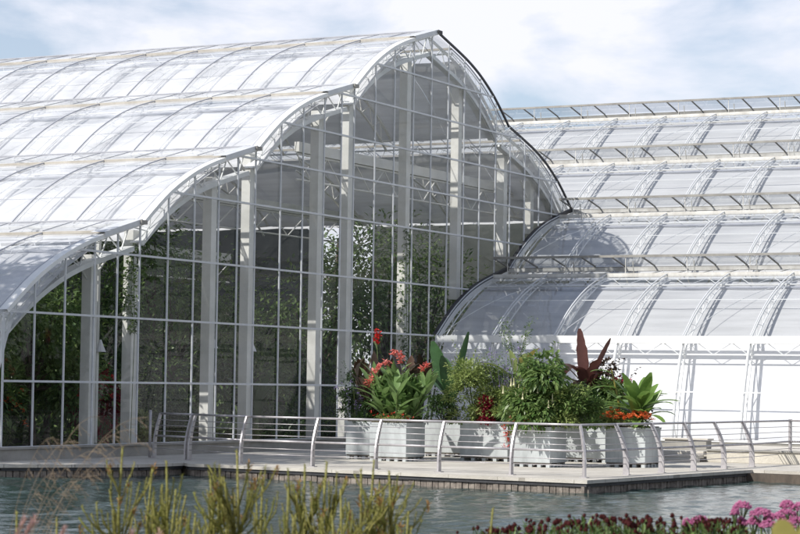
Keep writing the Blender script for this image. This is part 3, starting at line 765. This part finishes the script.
t = thing('dry_banana_leaf_plant', 'brown and yellow withered upright leaf on a thin stalk beside the pale banana', 'plant', inpl('D', .55, 1.08), 0)
m = MB(); m.tube([(0, 0, 0), (.05, 0, 1.0), (.10, 0, 1.4)], [.02, .015, .01], 5); m.build('stem', 'yellow', t)
m = MB(); m.leaf((.08, 0, 1.25), (.25, -.2, 1), .75, .26, .8, 7, .5); m.leaf((.08, 0, 1.2), (-.2, -.3, 1), .6, .2, 1.0, 7, .5); m.build('leaf', 'yellow', t)
t = thing('wispy_plant', 'thin wispy plant with bare branching stems rising highest in the middle of the row', 'plant', inpl('D', .8, .85), 0); s = MB(); f = MB()
for i in range(9):
    a = rnd(0, 6.28); p = [Vector((0, 0, .6)), Vector((.10 * math.cos(a), .10 * math.sin(a), 1.6)), Vector((.45 * math.cos(a), .4 * math.sin(a), rnd(2.1, 2.75)))]
    s.tube(p, [.012, .008, .003], 4)
    for k in range(26):
        tt = rnd(.2, 1); q = p[1].lerp(p[2], tt) + Vector((rnd(-.1, .1), rnd(-.1, .1), rnd(-.08, .08))); f.sleaf(q, adir(rnd(0, 6), rnd(-.5, 1)), .09, .035)
s.build('stem', 'stem', t); f.build('foliage', 'green', t)
# E
t, C = bush('trumpet_bush', 'large drooping green bush hung with pale yellow trumpet flowers, centre of the planters', inpl('E', .55, .35), .95, .75, 1.35, 3000, .20, 'green', 'shrub', .44, .7, lumps=18, grow=1.12)
for _ in range(30):
    a = rnd(0, 6.28); p = Vector((.9 * math.cos(a) * rnd(.3, 1), .8 * math.sin(a) * rnd(.4, 1), rnd(.55, 1.15))); m = MB()
    m.tube([p, p - Vector((0, 0, .09)), p - Vector((0, 0, .15)), p - Vector((0, 0, .18))], [.005, .012, .02, .034], 6, cap=False); m.build('flower', 'cream_petal', t, smooth=True)
t, C = bush('trailing_begonia', 'red begonia trailing over the rim of the front planter', inpl('E', .05, .35), .45, .16, .24, 380, .07, 'green', 'flower')
flowers(t, [Vector((rnd(-.5, .5), rnd(-.3, .3), rnd(-.1, .26))) for _ in range(40)], 'red', .065, 6)
t, C = bush('trailing_begonia', 'red begonia spilling down the left corner of the front planter', inpl('E', .0, -.06), .10, .10, .1, 90, .05, 'green', 'flower', lumps=4)
flowers(t, [Vector((rnd(-.1, .1), rnd(-.1, .1), rnd(-.5, .1))) for _ in range(22)], 'red', .06, 6)
m = MB()
for k in range(8): m.tube([(0, 0, .1), (rnd(-.08, .08), rnd(-.08, .08), -.05), (rnd(-.1, .1), rnd(-.1, .1), rnd(-.45, -.2))], .004, 4)
m.build('trailing_stem', 'stem', t)
t, C = bush('fern_filler', 'yellow green feathery bush right of the trumpet bush, above the front planter', inpl('E', .7, 1.0), .55, .6, .80, 1200, .10, 'lime', 'shrub', .4, .3, lumps=12, grow=1.3)
t, C = bush('leafy_filler', 'light leafy clump between the trumpet bush and the planter with dark red banana', inpl('E', .9, 1.35), .5, .5, .8, 1100, .11, 'green', 'shrub', grow=1.2)
t, C = bush('leafy_filler', 'low light green clump behind the maroon coleus', inpl('D', .35, .75), .7, .6, .75, 1200, .10, 'lime', 'plant', grow=1.2)
# F
big_banana('red_banana', 'dark red banana with tall ragged maroon leaves near the right of the row', inpl('F', .5, .30), [(174, 84, 1.4, .30, .10, .85), (178, 50, 1.2, .30, .40, .9), (5, 66, 1.25, .22, .12, .9)] + [(k * 137.5, rnd(15, 68), rnd(.55, .95), rnd(.22, .36), rnd(.5, 1.2), .55 + .05 * k) for k in range(15)], 'maroon', 'maroon', stem_h=1.1, stem_r=.075, ragged=.3, seg=14)
t, C = bush('bronze_shrub', 'loose bronze leaved shrub right behind the dark red banana, next to the green one', inpl('F', .9, .75), .55, .5, 1.5, 1100, .15, 'bronze', 'shrub', .5, .3)
t, C = bush('dark_shrub', 'dense dark green shrub with small dark red flowers between the red and the green banana', inpl('F', .25, .95), .62, .55, .85, 2300, .12, 'green', 'shrub', lumps=16, grow=1.3)
flowers(t, [Vector((rnd(-.3, .3), rnd(-.6, -.1), rnd(.35, 1.15))) for _ in range(26)], 'crimson', .10, 7)
t, C = bush('ivy_clump', 'glossy green clump below the red banana and left of the orange flowers', inpl('F', -.15, .35), .55, .45, .75, 1200, .12, 'deep', 'plant', .7, grow=1.35)
t, C = bush('bronze_shrub', 'dark bronze and green leafy mass at the foot of the red banana', inpl('F', .95, .45), .7, .6, 1.15, 1500, .17, 'bronze', 'shrub', .55, .3)
# G
sp = []
for k in range(46): sp.append((k * 137.5 + rnd(-25, 25), rnd(8, 74), rnd(.60, 1.0), rnd(.19, .27), rnd(.25, .65), rnd(.06, .48)))
big_banana('green_banana', 'glossy bright green banana with many arching leaves at the right end of the row', inpl('G', .55, .62), sp, 'banana', stem_h=.6, stem_r=.09, seg=7)
t = thing('bare_stalk', 'pale bare leaning stalk at the left side of the green banana', 'plant', inpl('G', .4, .25), 0); m = MB(); m.tube([(0, 0, 0), (-.08, 0, .6), (-.25, 0, 1.35)], [.03, .025, .012], 6); m.build('stem', 'yellow', t); m = MB(); m.leaf((-.22, 0, 1.25), (-.9, -.3, .4), .6, .16, .5, 6); m.leaf((-.1, 0, .9), (-1, -.3, .3), .7, .18, .5, 6); m.build('leaf', 'banana', t)
for (fv, fu, lab) in ((.12, .1, 'left mound of orange flowers on the right hand planter'), (.80, .12, 'right mound of orange flowers below the glossy green banana')):
    t, C = bush('orange_flowers', lab, inpl('G', fu, fv), .36, .26, .34, 420, .08, 'lime' if fv < .5 else 'green', 'flower', .7, group='orange flowers on the right planter')
    for _ in range(44):
        a, q = rnd(0, 6.28), math.sqrt(rnd(0, 1)); p = Vector((.40 * q * math.cos(a), .34 * q * math.sin(a), .40 - .18 * q + rnd(-.05, .04))); m = MB()
        for k in range(10): m.sleaf(p + Vector((rnd(-.035, .035), rnd(-.035, .035), rnd(-.015, .02))), adir(rnd(0, 6), rnd(.1, 1.4)), .055, .05)
        m.build('flower', 'orange', t)

# ------------------------------------------------------------------ plants and fittings inside the glasshouse
def indoor_tree(label, u, v, h, r, n, mat='deep', size=.22):
    t = thing('indoor_tree', label, 'tree', W(u, v, .06), rnd(0, 6), 'trees inside the glasshouse'); s = MB()
    s.tube([(0, 0, 0), (.1, .05, h * .35), (0, .1, h * .7)], [.10, .08, .05], 7)
    f = MB(); C = [Vector((rnd(-.7, .7) * r, rnd(-.7, .7) * r, h * rnd(.30, .92))) for _ in range(13)]
    for c in C: s.tube([(0, .05, h * .35), c * .6 + Vector((0, 0, h * .15)), c], [.05, .03, .012], 5)
    s.build('trunk', 'bark', t)
    for i in range(int(n * 1.7)):
        c = random.choice(C); d = adir(rnd(0, 6.28), math.asin(rnd(-1, 1))); f.sleaf(c + d * r * .62 * rnd(.3, 1.0), d + Vector((rnd(-.6, .6), rnd(-.6, .6), rnd(-.9, .3))), size * rnd(.6, 1.3), size * .5)
    f.build('crown', mat, t)
k = 0
for lab, u, v, h, r, n, mt in (
    ('leafy dark tree inside the leftmost bay of the gable', .4, -3.0, 3.1, 1.5, 1500, 'green'),
    ('indoor tree behind the second white column from the left', 4.6, -3.4, 4.4, 1.7, 1900, 'green'),
    ('indoor tree seen between the two pairs of left columns', 6.6, -4.5, 3.6, 1.6, 1600, 'green'),
    ('round dark indoor tree behind the fourth column', 10.6, -5.0, 3.9, 1.8, 1600, 'deep'),
    ('tall dark indoor tree with its crown near the middle columns', 15.5, -6.5, 5.4, 2.1, 1900, 'green'),
    ('slim indoor tree near the fifth and sixth columns', 13.0, -8.5, 5.0, 1.9, 1500, 'green'),
    ('low dark indoor tree near the coral canna', 18.2, -5.5, 3.6, 1.8, 1500, 'green'),
    ('indoor tree far back on the left', 4.0, -9.5, 4.6, 2.2, 1500, 'green'),
    ('broad indoor tree far back behind the third column', 9.0, -12.0, 5.2, 2.6, 1600, 'deep'),
    ('indoor tree at the back of the hall near its left wall', 1.0, -7.0, 3.8, 2.0, 1400, 'deep'),
    ('highest indoor tree at the back in the middle of the hall', 15.5, -15.0, 7.6, 3.0, 2200, 'deep'),
    ('indoor tree behind the sixth tall column', 21.5, -4.6, 6.0, 2.2, 1900, 'green'),
    ('indoor tree rising behind the upper edge of the wing', 26.0, -4.5, 7.2, 2.4, 2000, 'green'),
    ('indoor tree where the gable meets the wing', 30.5, -5.5, 7.6, 2.6, 2000, 'green'),
    ('far indoor tree on the right behind the wing', 23.0, -12.0, 7.4, 3.0, 1900, 'green')):
    indoor_tree(lab, u, v, h, r, n, mt)
def inner_bush(label, u, v, rx, ry, h, n, sz, mat, fl=None, nf=0):
    t, C = bush('indoor_shrub', label, W(u, v, .06), rx, ry, h, n, sz, mat, 'shrub', group='shrubs inside the glasshouse')
    if fl: flowers(t, [Vector((rnd(-rx, rx), rnd(-ry, ry), rnd(.4, 1) * h)) for _ in range(nf)], fl, .13, 7)
inner_bush('bright green fern behind the glass at the far left corner', .1, -1.6, .6, .5, 1.4, 500, .22, 'green')
inner_bush('indoor shrub with scattered orange red flowers in the second bay', 1.7, -2.2, .8, .6, 1.7, 800, .14, 'deep', 'orange', 26)
inner_bush('vivid dark red shrub behind the glass at the left end of the railing', 5.6, -2.0, .75, .5, 1.9, 900, .16, 'crimson', 'red', 20)
inner_bush('olive indoor shrub beside the vivid red one', 7.4, -2.4, .7, .5, 1.9, 700, .14, 'lime')
inner_bush('dark shrub inside below the fourth column', 9.0, -2.0, .8, .6, 1.5, 700, .15, 'deep')
inner_bush('dark shrub inside behind the coral canna', 16.8, -2.6, 1.3, .8, 2.0, 900, .16, 'deep')
sp = [(k * 47 + rnd(-10, 10), rnd(40, 78), rnd(.8, 1.35), rnd(.20, .30), rnd(.4, .9), rnd(.5, 1.3)) for k in range(15)]
big_banana('indoor_banana', 'dark banana with broad leaves behind the glass, left of the coral canna', W(11.9, -1.2, .06), sp, 'deep', stem_h=1.2, stem_r=.09)
for lab, u, h0, h1 in (('leafy climber hanging from the second column', 4.55, 3.0, 5.2), ('leafy climber winding up the tall middle column', 19.4, 2.2, 6.6)):
    t = thing('climber', lab, 'climbing plant', W(u, -.40, .06), 0); f = MB(); s = MB()
    s.tube([(0, 0, 0), (.05, 0, h0), (-.03, 0, h1)], .012, 4); s.build('stem', 'stem', t)
    for i in range(420):
        z = rnd(h0, h1); w = .26 * math.sin(PI * (z - h0) / (h1 - h0)) + .06; f.sleaf((rnd(-w, w), rnd(-w * .5, w * .5), z), adir(rnd(0, 6), rnd(-1, .6)), .13, .08)
    f.build('foliage', 'green', t)
for lab, u, z in (('small white cone lamp hanging behind the second column', 3.9, 2.55), ('small white cone lamp hanging between third and fourth columns', 9.1, 2.75), ('small white cone lamp hanging right of the fourth column', 11.1, 2.7)):  # white label-like glints, built as made-up cones on cords
    t = thing('hanging_cone', lab, 'shape', W(u, -.9, z), 0, 'made-up hanging white cones inside the glasshouse')
    m = MB(); m.tube([(0, 0, 0), (0, 0, .16), (0, 0, .30)], [.14, .07, .025], 10, cap=False); m.build('cone_shell', 'shape', t)
    m = MB(); m.tube([(0, 0, .3), (0, 0, main_top(u) - z - .75)], .006, 4); m.build('cord', 'dark', t)

BL = ['nearest the wing end', 'second from the wing end', 'third from the wing end', 'fourth from the wing end', 'fifth from the wing end', 'sixth from the wing end', 'farthest from the wing']
for i, (u, v) in enumerate(((44, 30), (38, 34), (32, 38), (27, 43), (22, 47), (17, 52), (12, 56))):
    t = thing('park_tree', 'dark green tree of the belt right of the glasshouse, ' + BL[i], 'tree', W(u, v), rnd(0, 6), 'tree belt right of the glasshouse'); s = MB(); f = MB(); hh = rnd(11, 15)
    s.tube([(0, 0, -.1), (.1, 0, hh * .4), (0, .2, hh * .8)], [.3, .2, .08], 7); CC = []
    for k in range(22):
        a, q = rnd(0, 6.28), math.sqrt(rnd(0, 1)); z = rnd(.12, .95); c = Vector((3.6 * q * math.cos(a) * (1.1 - z * .6), 3.6 * q * math.sin(a) * (1.1 - z * .6), hh * z)); CC.append(c); s.tube([(0, 0, c.z * .6), c], [.08, .02], 4)
    for k in range(2600):
        c = random.choice(CC); d = adir(rnd(0, 6.28), math.asin(rnd(-1, 1))); f.sleaf(c + d * 1.5 * rnd(.2, 1), d + Vector((rnd(-.5, .5), rnd(-.5, .5), rnd(-.9, .2))), rnd(.4, .8), rnd(.25, .45))
    s.build('trunk', 'bark', t); f.build('crown', 'deep', t)
for lab, u, v, n, z0 in (('loose leafy tree outside, seen through the far end of the hall against the bright sky', 54.5, -22.5, 46, 1.5), ('second tree outside, left of the loose one behind the far end of the hall', 54.0, -25.8, 60, .8), ('dense low tree outside behind the loose one at the far end of the hall', 57.5, -26.5, 70, .3)):
    t = thing('loose_tree', lab, 'tree', W(u, v), 0, 'trees outside behind the hall'); s = MB(); f = MB()
    s.tube([(0, 0, -.1), (0, 0, 5), (.2, 0, 9)], [.2, .14, .05], 7)
    for i in range(n):
        c = Vector((rnd(-2.6, 2.6), rnd(-2.6, 2.6), z0 + rnd(0, 1) ** 1.5 * 9)); s.tube([(0, 0, c.z * .7), c], [.05, .015], 4)
        for k in range(40): d = adir(rnd(0, 6.28), rnd(-1.2, 1.2)); f.sleaf(c + d * rnd(.1, .8), d, rnd(.2, .45), rnd(.14, .28))
    s.build('trunk', 'bark', t); f.build('crown', 'green', t)
t = thing('shade_tree', 'unseen leafy tree added to shade the deck, at its far left end beyond the gable corner', 'tree', W(-9.3, -4.4), .4); s = MB(); f = MB()  # tree out of view, added to cast its shade on the deck
s.tube([(0, 0, 0), (.1, .1, 4), (.4, .3, 8), (.8, .5, 11)], [.22, .18, .13, .05], 8); CC = []
for i in range(26):
    a = rnd(0, 6.28); q = math.sqrt(rnd(0, 1)); c = Vector((.6 + 4.0 * q * math.cos(a), .4 + 3.6 * q * math.sin(a), rnd(8.2, 13.0))); CC.append(c); s.tube([(.3, .2, c.z - 3), c * .6 + Vector((.2, .1, c.z * .4 - .9)), c], [.07, .05, .015], 5)
for i in range(5200):
    c = random.choice(CC); d = adir(rnd(0, 6.28), math.asin(rnd(-1, 1))); f.sleaf(c + d * 1.35 * rnd(.2, 1), d + Vector((rnd(-.5, .5), rnd(-.5, .5), rnd(-.9, .2))), rnd(.25, .45), rnd(.16, .26))
s.build('trunk', 'bark', t); f.build('crown', 'green', t)

# ------------------------------------------------------------------ foreground planting on the near bank
def fg(px, d, py=None):
    yh = 385.1 + (px - 400) * .01435
    x = (px - 400) / F_PX * d
    return x, d, (None if py is None else CAM_H - (py - yh) / F_PX * d)
def spiky(label, px, py, d, nb, spread):
    x, y, zt = fg(px, d, py); g0 = bz(x, y); t = thing('spiky_plant', label, 'plant', (x, y, g0 - .02), 0, 'spiky green plants on the near bank'); H = zt - g0
    s = MB(); f = MB()
    def stalk(pts, r):
        s.tube(pts, r, 6)
        for a, b in zip(pts, pts[1:]):
            a, b = Vector(a), Vector(b); n = max(4, int((b - a).length * 330))
            if b.z < H - .55: continue
            for k in range(n):
                q = a.lerp(b, k / n); di = adir(rnd(0, 6.28), rnd(.35, 1.2)); f.sleaf(q + di * r[0] * .4, di, .015, .004)
    stalk([(0, 0, 0), (rnd(-.02, .02), 0, H * .55), (rnd(-.02, .02), 0, H * .8), (0, 0, H)], [.0048, .0048, .0052, .0036])
    for i in range(int(nb * 1.7)):
        a = rnd(0, 6.28); top = H - rnd(.05, .40) ** 1.0; z0 = top - rnd(.09, .24); rr = spread * rnd(.3, 1.15)
        c, sn = math.cos(a), math.sin(a); r = rnd(.0024, .0042)
        pts = [(0, 0, z0 - rr * .6), (rr * .42 * c, rr * .42 * sn, z0 + (top - z0) * .25), (rr * .75 * c, rr * .75 * sn, z0 + (top - z0) * .62), (rr * .95 * c, rr * .95 * sn, top)]
        stalk(pts, [r * .7, r, r, r * .75])
        if rnd(0, 1) < .28:
            q = Vector(pts[-1]); tips = MB()
            for k in range(10): di = adir(rnd(0, 6.28), rnd(.5, 1.4)); tips.sleaf(q - Vector((0, 0, rnd(0, .04))), di, .03, .008)
            tips.build('tip', 'rust', t)
        if rnd(0, 1) < .6:
            b = a + rnd(-1, 1); q = pts[1]; stalk([q, (q[0] + .04 * math.cos(b), q[1] + .04 * math.sin(b), q[2] + .05), (q[0] + .05 * math.cos(b), q[1] + .05 * math.sin(b), q[2] + rnd(.10, .17))], [r * .7, r * .8, r * .6])
    s.build('stem', 'olive', t, smooth=True); f.build('foliage', 'olive', t)
for lab, px, py, d, nb, spr in (
    ('tall spiky plant with one high spike, leftmost in front of the railing end', 126, 443, 9.5, 16, .17),
    ('thin spiky stem between the leftmost tall one and the dark deck corner', 156, 464, 9.8, 7, .11),
    ('spiky plant whose spike points at the landing plank', 170, 456, 9.6, 10, .12),
    ('short spiky plant low in front of the dark water', 180, 484, 9.2, 12, .14),
    ('spiky plant with a brown tipped cluster, left of the full orange tipped one', 214, 474, 9.8, 12, .14),
    ('full spiky plant with orange brown tips below the first curved posts', 240, 446, 9.4, 22, .17),
    ('thin spiky stems right of the orange tipped plant', 266, 480, 9.7, 8, .10),
    ('single thick brown spike standing alone in the middle', 292, 482, 9.0, 5, .07),
    ('spiky plant with a pair of tall stems left of the densest clump', 308, 460, 9.8, 16, .15),
    ('tall bent spike in front of the shaded planter', 330, 457, 9.6, 15, .14),
    ('densest spiky plant with pale yellow stems', 344, 484, 9.3, 22, .19),
    ('thick spike crossing the coral canna planter foot', 364, 464, 9.5, 14, .13),
    ('tall spike rightmost of the dense group', 377, 455, 9.8, 16, .15),
    ('spiky plant at the right end of the dense group', 392, 466, 9.6, 18, .16),
    ('low spiky plant at the bottom edge below the dense group', 412, 506, 9.2, 8, .12),
    ('bare leaning green stem alone right of the dense group', 496, 503, 9.4, 2, .05),
    ('short thin green stem at the bottom left corner', 22, 506, 9.2, 3, .06),
    ('short thin green stem right of the pink plumes', 62, 512, 9.3, 3, .06),
    ('low spiky clump at the bottom between the two tall left ones', 200, 508, 9.0, 14, .15),
    ('low spiky clump at the bottom below the single brown spike', 300, 508, 9.0, 14, .16),
    ('low spiky clump at the bottom edge under the tall bent spike', 336, 510, 8.9, 14, .16)):
    spiky(lab, px, py, d, nb, spr)
# maroon seed heads
def clump(label, px, py, d, n, wid, redn=0):
    x, y, zt = fg(px, d, py); g0 = bz(x, y); t = thing('seed_head_clump', label, 'flower', (x, y, g0 - .02), 0, 'maroon seed heads on the near bank'); H = zt - g0; s = MB(); lf = MB()
    for i in range(n):
        a, b = rnd(-wid, wid), rnd(-.18, .18); z = H - rnd(0, .36) ** 1.5; r = rnd(.006, .0125)
        s.tube([(a * .4, b * .4, 0), (a * .8, b * .8, z * .6), (a, b, z)], .003, 4)
        m = MB(); m.ball((a, b, z), r, 7, 4, 1.05)
        for k in range(22): di = adir(rnd(0, 6.28), rnd(-.9, 1.5)); m.sleaf(Vector((a, b, z)) + di * r * .7, di, r * .85, r * .5)
        m.build('seed_head', 'red' if i < redn else 'seed', t)
        for k in range(5): lf.leaf((a * .85 + rnd(-.03, .03), b * .85, z - rnd(.05, .22)), adir(rnd(0, 6), rnd(.5, 1.3)), .09, .012, .5, 3)
    s.build('stem', 'stem', t); lf.build('foliage', 'green', t)
xs_ = [478, 494, 512, 530, 548, 566, 582, 598, 612, 628, 644, 660, 676, 692, 708, 724, 742]
ys_ = [526, 524, 525, 522, 517, 516, 513, 514, 512, 515, 516, 514, 513, 513, 514, 515, 517]
WH = ['leftmost sparse', 'second from left', 'third from left', 'fourth from left', 'dark clump left of the bright red pair of', 'clump with two bright red heads among the', 'tallest left', 'clump with one bright red head among the', 'central', 'clump just right of the deck corner among the', 'clump below the dark deck side of', 'clump left of the small pink flower of', 'tall clump before the lowest pink flower of', 'clump right of the lowest pink flower of', 'clump in front of the large pink flowers of', 'clump left of the yellow green leaf of', 'rightmost']
for i, (a, b, w) in enumerate(zip(xs_, ys_, WH)):
    clump(w + ' maroon seed heads on the near bank', a, b, rnd(10.4, 11.4), 46 if i else 14, .095, {5: 2, 7: 1}.get(i, 0))
# sedum
def sedum(label, d, heads):
    x, y, _ = fg(heads[0][0], d); g0 = bz(x, y); t = thing('pink_sedum', label, 'flower', (x, y, g0 - .02), 0, 'pink sedum on the near bank'); s = MB(); lf = MB()
    for px, py, wpx in heads:
        hx, hy, hz = fg(px, d, py); r = wpx / F_PX * d / 2; c = Vector((hx - x, rnd(-.06, .06), hz - g0))
        s.tube([(c.x * .4, 0, 0), c - Vector((0, 0, .10))], .006, 5); m = MB()
        for k in range(7):
            a = k * .9; e = c + Vector((r * .7 * math.cos(a), r * .6 * math.sin(a), -.035)); s.tube([c - Vector((0, 0, .11)), e], .003, 4)
        for k in range(int(70 + 900 * r)):
            a, q = rnd(0, 6.28), math.sqrt(rnd(0, 1)); p = c + Vector((r * q * math.cos(a), r * .8 * q * math.sin(a), -.028 * q * q + rnd(-.008, .006) - .008)); m.ball(p, rnd(.0045, .008), 5, 2)
        m.build('flower_head', 'sedum', t)
        for k in range(6): lf.leaf(c - Vector((rnd(-.02, .02), 0, rnd(.14, .4))), adir(rnd(0, 6), .4), .08, .04, .3, 3)
    s.build('stem', 'stem', t); lf.build('foliage', 'lime', t)
sedum('single pink sedum head among the dark seed heads, lowest and leftmost', 10.8, [(703, 511, 22), (690, 514, 9)])
sedum('pink sedum with one flat head standing clear against the glittering water', 11.0, [(745, 496, 18), (735, 501, 8), (742, 512, 16)])
sedum('large mass of pink sedum heads at the right edge', 10.9, [(764, 503, 24), (777, 508, 24), (790, 504, 22), (770, 514, 22), (757, 512, 14), (800, 511, 26), (786, 515, 22)])
sedum('pink sedum head highest in the right corner, behind the large mass', 11.3, [(791, 496, 16), (801, 498, 14)])
# broad pale leaf in the very front
x, y, zt = fg(799, 5.0, 521); t = thing('broad_leaf_plant', 'pale yellow green rounded leaf close to the viewer in the bottom right corner', 'plant', (x, y, bz(x, y)), 0)
hh = zt - bz(x, y); m = MB(); m.tube([(0, 0, 0), (.01, 0, hh * .6), (.0, 0, hh - .03)], .006, 5); m.build('stem', 'stem', t)
for k, (ax, L1) in enumerate(((180, .062), (0, .07), (250, .06), (60, .05))):
    m = MB(); m.leaf((0.0, 0, hh - .032 - .004 * k), adir(R(ax), .45 if k < 2 else .2), L1 * .95, .062, .5, 6, -.15, .5, side=Vector((0, .35, .94)) if k < 2 else None); m.build('leaf', 'yellow', t, smooth=True)
# grasses on the left
def seed_grass(label, px0, d, tips, seed):
    random.seed(seed); x, y, _ = fg(px0, d); g0 = bz(x, y); t = thing('seed_grass', label, 'grass', (x, y, g0 - .02), 0, 'arching grass stalks at the left edge'); s = MB(); f = MB()
    for tx, ty in tips:
        ex, _, ez = fg(tx, d, ty); E = Vector((ex - x, rnd(-.12, .12), ez - g0)); C = Vector((E.x * rnd(.35, .5), 0, E.z + rnd(.0, .05)))
        pts = [Vector((0, 0, 0)).lerp(C, q).lerp(C.lerp(E, q), q) for q in [k / 12 for k in range(13)]]
        s.tube(pts, [.0020] * 6 + [.0011] * 7, 4)
        for k in range(15):
            j = rnd(6.5, 11.99); a, b = pts[int(j)], pts[int(j) + 1]; p = a.lerp(b, j % 1); dd = Vector((rnd(.4, 1), rnd(-.4, .4), rnd(-.9, .15))).normalized(); e = p + dd * rnd(.015, .06) + Vector((0, 0, -.012))
            s.tube([p, e], .0007, 3, cap=False)
            for _ in range(3): f.sleaf(p.lerp(e, rnd(.35, 1)), dd + Vector((rnd(-.2, .2), 0, -.2)), .018, .0040)
    s.build('stem', 'tan', t); f.build('seed_head', 'tan', t)
seed_grass('arching grass with tan seed heads reaching the end of the railing', -6, 9.2, [(152, 412), (140, 424), (100, 412), (150, 438)], 3)
seed_grass('lower arching grass with tan seed heads before the narrow deck strip', -20, 9.0, [(104, 446), (78, 436), (126, 452), (60, 432)], 11)
seed_grass('shorter tan grass drooping towards the dark water at the left', -10, 9.6, [(84, 476), (62, 468), (104, 470)], 21)
def plume_grass(label, px, py, d, n, lean):
    x, y, zt = fg(px, d, py); g0 = bz(x, y); t = thing('plume_grass', label, 'grass', (x, y, g0 - .02), 0, 'pink plume grasses in the left corner'); H = zt - g0; s = MB(); f = MB()
    for i in range(n):
        a = rnd(-.07, .07); top = Vector((a + lean + rnd(0, .05), rnd(-.05, .05), H - rnd(0, .05))); mid = Vector((a * .8, 0, H - .18)); s.tube([(a * .3, 0, 0), mid, top], .003, 4)
        for k in range(170): q = rnd(.05, 1); p = mid.lerp(top, q); f.sleaf(p, (top - mid).normalized() * .8 + Vector((rnd(-.8, .8), rnd(-.8, .8), rnd(-.3, .5))), .030, .0025)
    s.build('stem', 'tan', t); f.build('plume', 'plume', t)
plume_grass('pink feathery plumes in the bottom left corner', 6, 507, 8.0, 3, .06)
plume_grass('low pink feathery plume leaning right near the bottom left corner', 44, 522, 8.2, 2, .07)
plume_grass('pinkish brown plume at the bottom below the leftmost tall spiky plant', 140, 520, 8.4, 2, .01)
x, y, zt = fg(36, 8.6, 510); t = thing('red_grass', 'dark red pointed leaf blade leaning right at the bottom left', 'plant', (x - .06, y, bz(x, y)), 0); m = MB(); hh = zt - bz(x, y)
m.leaf((0, 0, 0), (.03, 0, 1), hh + .01, .022, .05, 8, .3, .6); m.build('leaf', 'maroon', t)

# ------------------------------------------------------------------ light, sky, camera
EL = R(42); SX, SY = -.863, -.504
wd = bpy.data.worlds.new('World'); S.world = wd; wd.use_nodes = True; nt = wd.node_tree
for n in list(nt.nodes): nt.nodes.remove(n)
out = nd(nt, 'ShaderNodeOutputWorld'); bg = nd(nt, 'ShaderNodeBackground'); bg.inputs['Strength'].default_value = .10
sk = nd(nt, 'ShaderNodeTexSky'); sk.sky_type = 'NISHITA'; sk.sun_disc = False; sk.sun_elevation = EL; sk.sun_rotation = math.atan2(SX, SY) % (2 * PI)
sk.air_density = 1.0; sk.dust_density = .8; sk.ozone_density = 3.0
tc = nd(nt, 'ShaderNodeTexCoord'); mp = nd(nt, 'ShaderNodeMapping'); mp.inputs['Scale'].default_value = (1, 1, 2.2); mp.inputs['Location'].default_value = (.35, .2, .1)
nt.links.new(tc.outputs['Generated'], mp.inputs['Vector'])
n = nd(nt, 'ShaderNodeTexNoise'); n.inputs['Scale'].default_value = 9; n.inputs['Detail'].default_value = 7; n.inputs['Roughness'].default_value = .55; n.inputs['Distortion'].default_value = .3
nt.links.new(mp.outputs[0], n.inputs['Vector'])
cr = nd(nt, 'ShaderNodeValToRGB'); cr.color_ramp.elements[0].position = .36; cr.color_ramp.elements[0].color = (.30, .30, .30, 1); cr.color_ramp.elements[1].position = .57; cr.color_ramp.elements[1].color = (1, 1, 1, 1)
nt.links.new(n.outputs['Fac'], cr.inputs['Fac'])
sp_ = nd(nt, 'ShaderNodeSeparateXYZ'); nt.links.new(tc.outputs['Generated'], sp_.inputs[0])
mr = nd(nt, 'ShaderNodeMapRange'); mr.inputs['From Min'].default_value = .22; mr.inputs['From Max'].default_value = .75; mr.inputs['To Min'].default_value = 1; mr.inputs['To Max'].default_value = .25
nt.links.new(sp_.outputs['Z'], mr.inputs['Value'])
mu = nd(nt, 'ShaderNodeMath', operation='MULTIPLY'); nt.links.new(cr.outputs['Color'], mu.inputs[0]); nt.links.new(mr.outputs[0], mu.inputs[1])
mx = nd(nt, 'ShaderNodeMix', data_type='RGBA'); mx.inputs['B'].default_value = (7.4, 7.5, 8.2, 1)
nt.links.new(mu.outputs[0], mx.inputs['Factor']); nt.links.new(sk.outputs[0], mx.inputs['A'])
nt.links.new(mx.outputs['Result'], bg.inputs['Color']); nt.links.new(bg.outputs[0], out.inputs['Surface'])
sl = bpy.data.lights.new('sun', 'SUN'); sl.energy = 4.2; sl.angle = R(.53); sl.color = (1, .96, .90)
so = bpy.data.objects.new('sun', sl); COL.objects.link(so)
so.rotation_euler = Vector((-SX * math.cos(EL), -SY * math.cos(EL), -math.sin(EL))).to_track_quat('-Z', 'Y').to_euler(); so.location = (-40, -20, 40)

cd = bpy.data.cameras.new('camera'); co = bpy.data.objects.new('camera', cd); COL.objects.link(co); S.camera = co
cd.sensor_width = 36; cd.lens = F_PX / 800 * 36; cd.clip_start = .1; cd.clip_end = 6000
fw = Vector((0, math.cos(PITCH), math.sin(PITCH))); r0 = Vector((1, 0, 0)); u0 = r0.cross(fw)
rr = r0 * math.cos(ROLL) + u0 * math.sin(ROLL); uu = u0 * math.cos(ROLL) - r0 * math.sin(ROLL)
co.matrix_world = Matrix(((rr.x, uu.x, -fw.x, 0), (rr.y, uu.y, -fw.y, 0), (rr.z, uu.z, -fw.z, CAM_H), (0, 0, 0, 1)))
cd.dof.use_dof = True; cd.dof.focus_distance = 52; cd.dof.aperture_fstop = 9
S.view_settings.view_transform = 'Standard'; S.view_settings.look = 'None'; S.view_settings.gamma = 1; S.view_settings.exposure = .38
S.view_settings.use_curve_mapping = False
S.render.engine = 'CYCLES'
S.cycles.max_bounces = 10; S.cycles.transparent_max_bounces = 48; S.cycles.diffuse_bounces = 4; S.cycles.glossy_bounces = 4
S.cycles.sample_clamp_indirect = 6
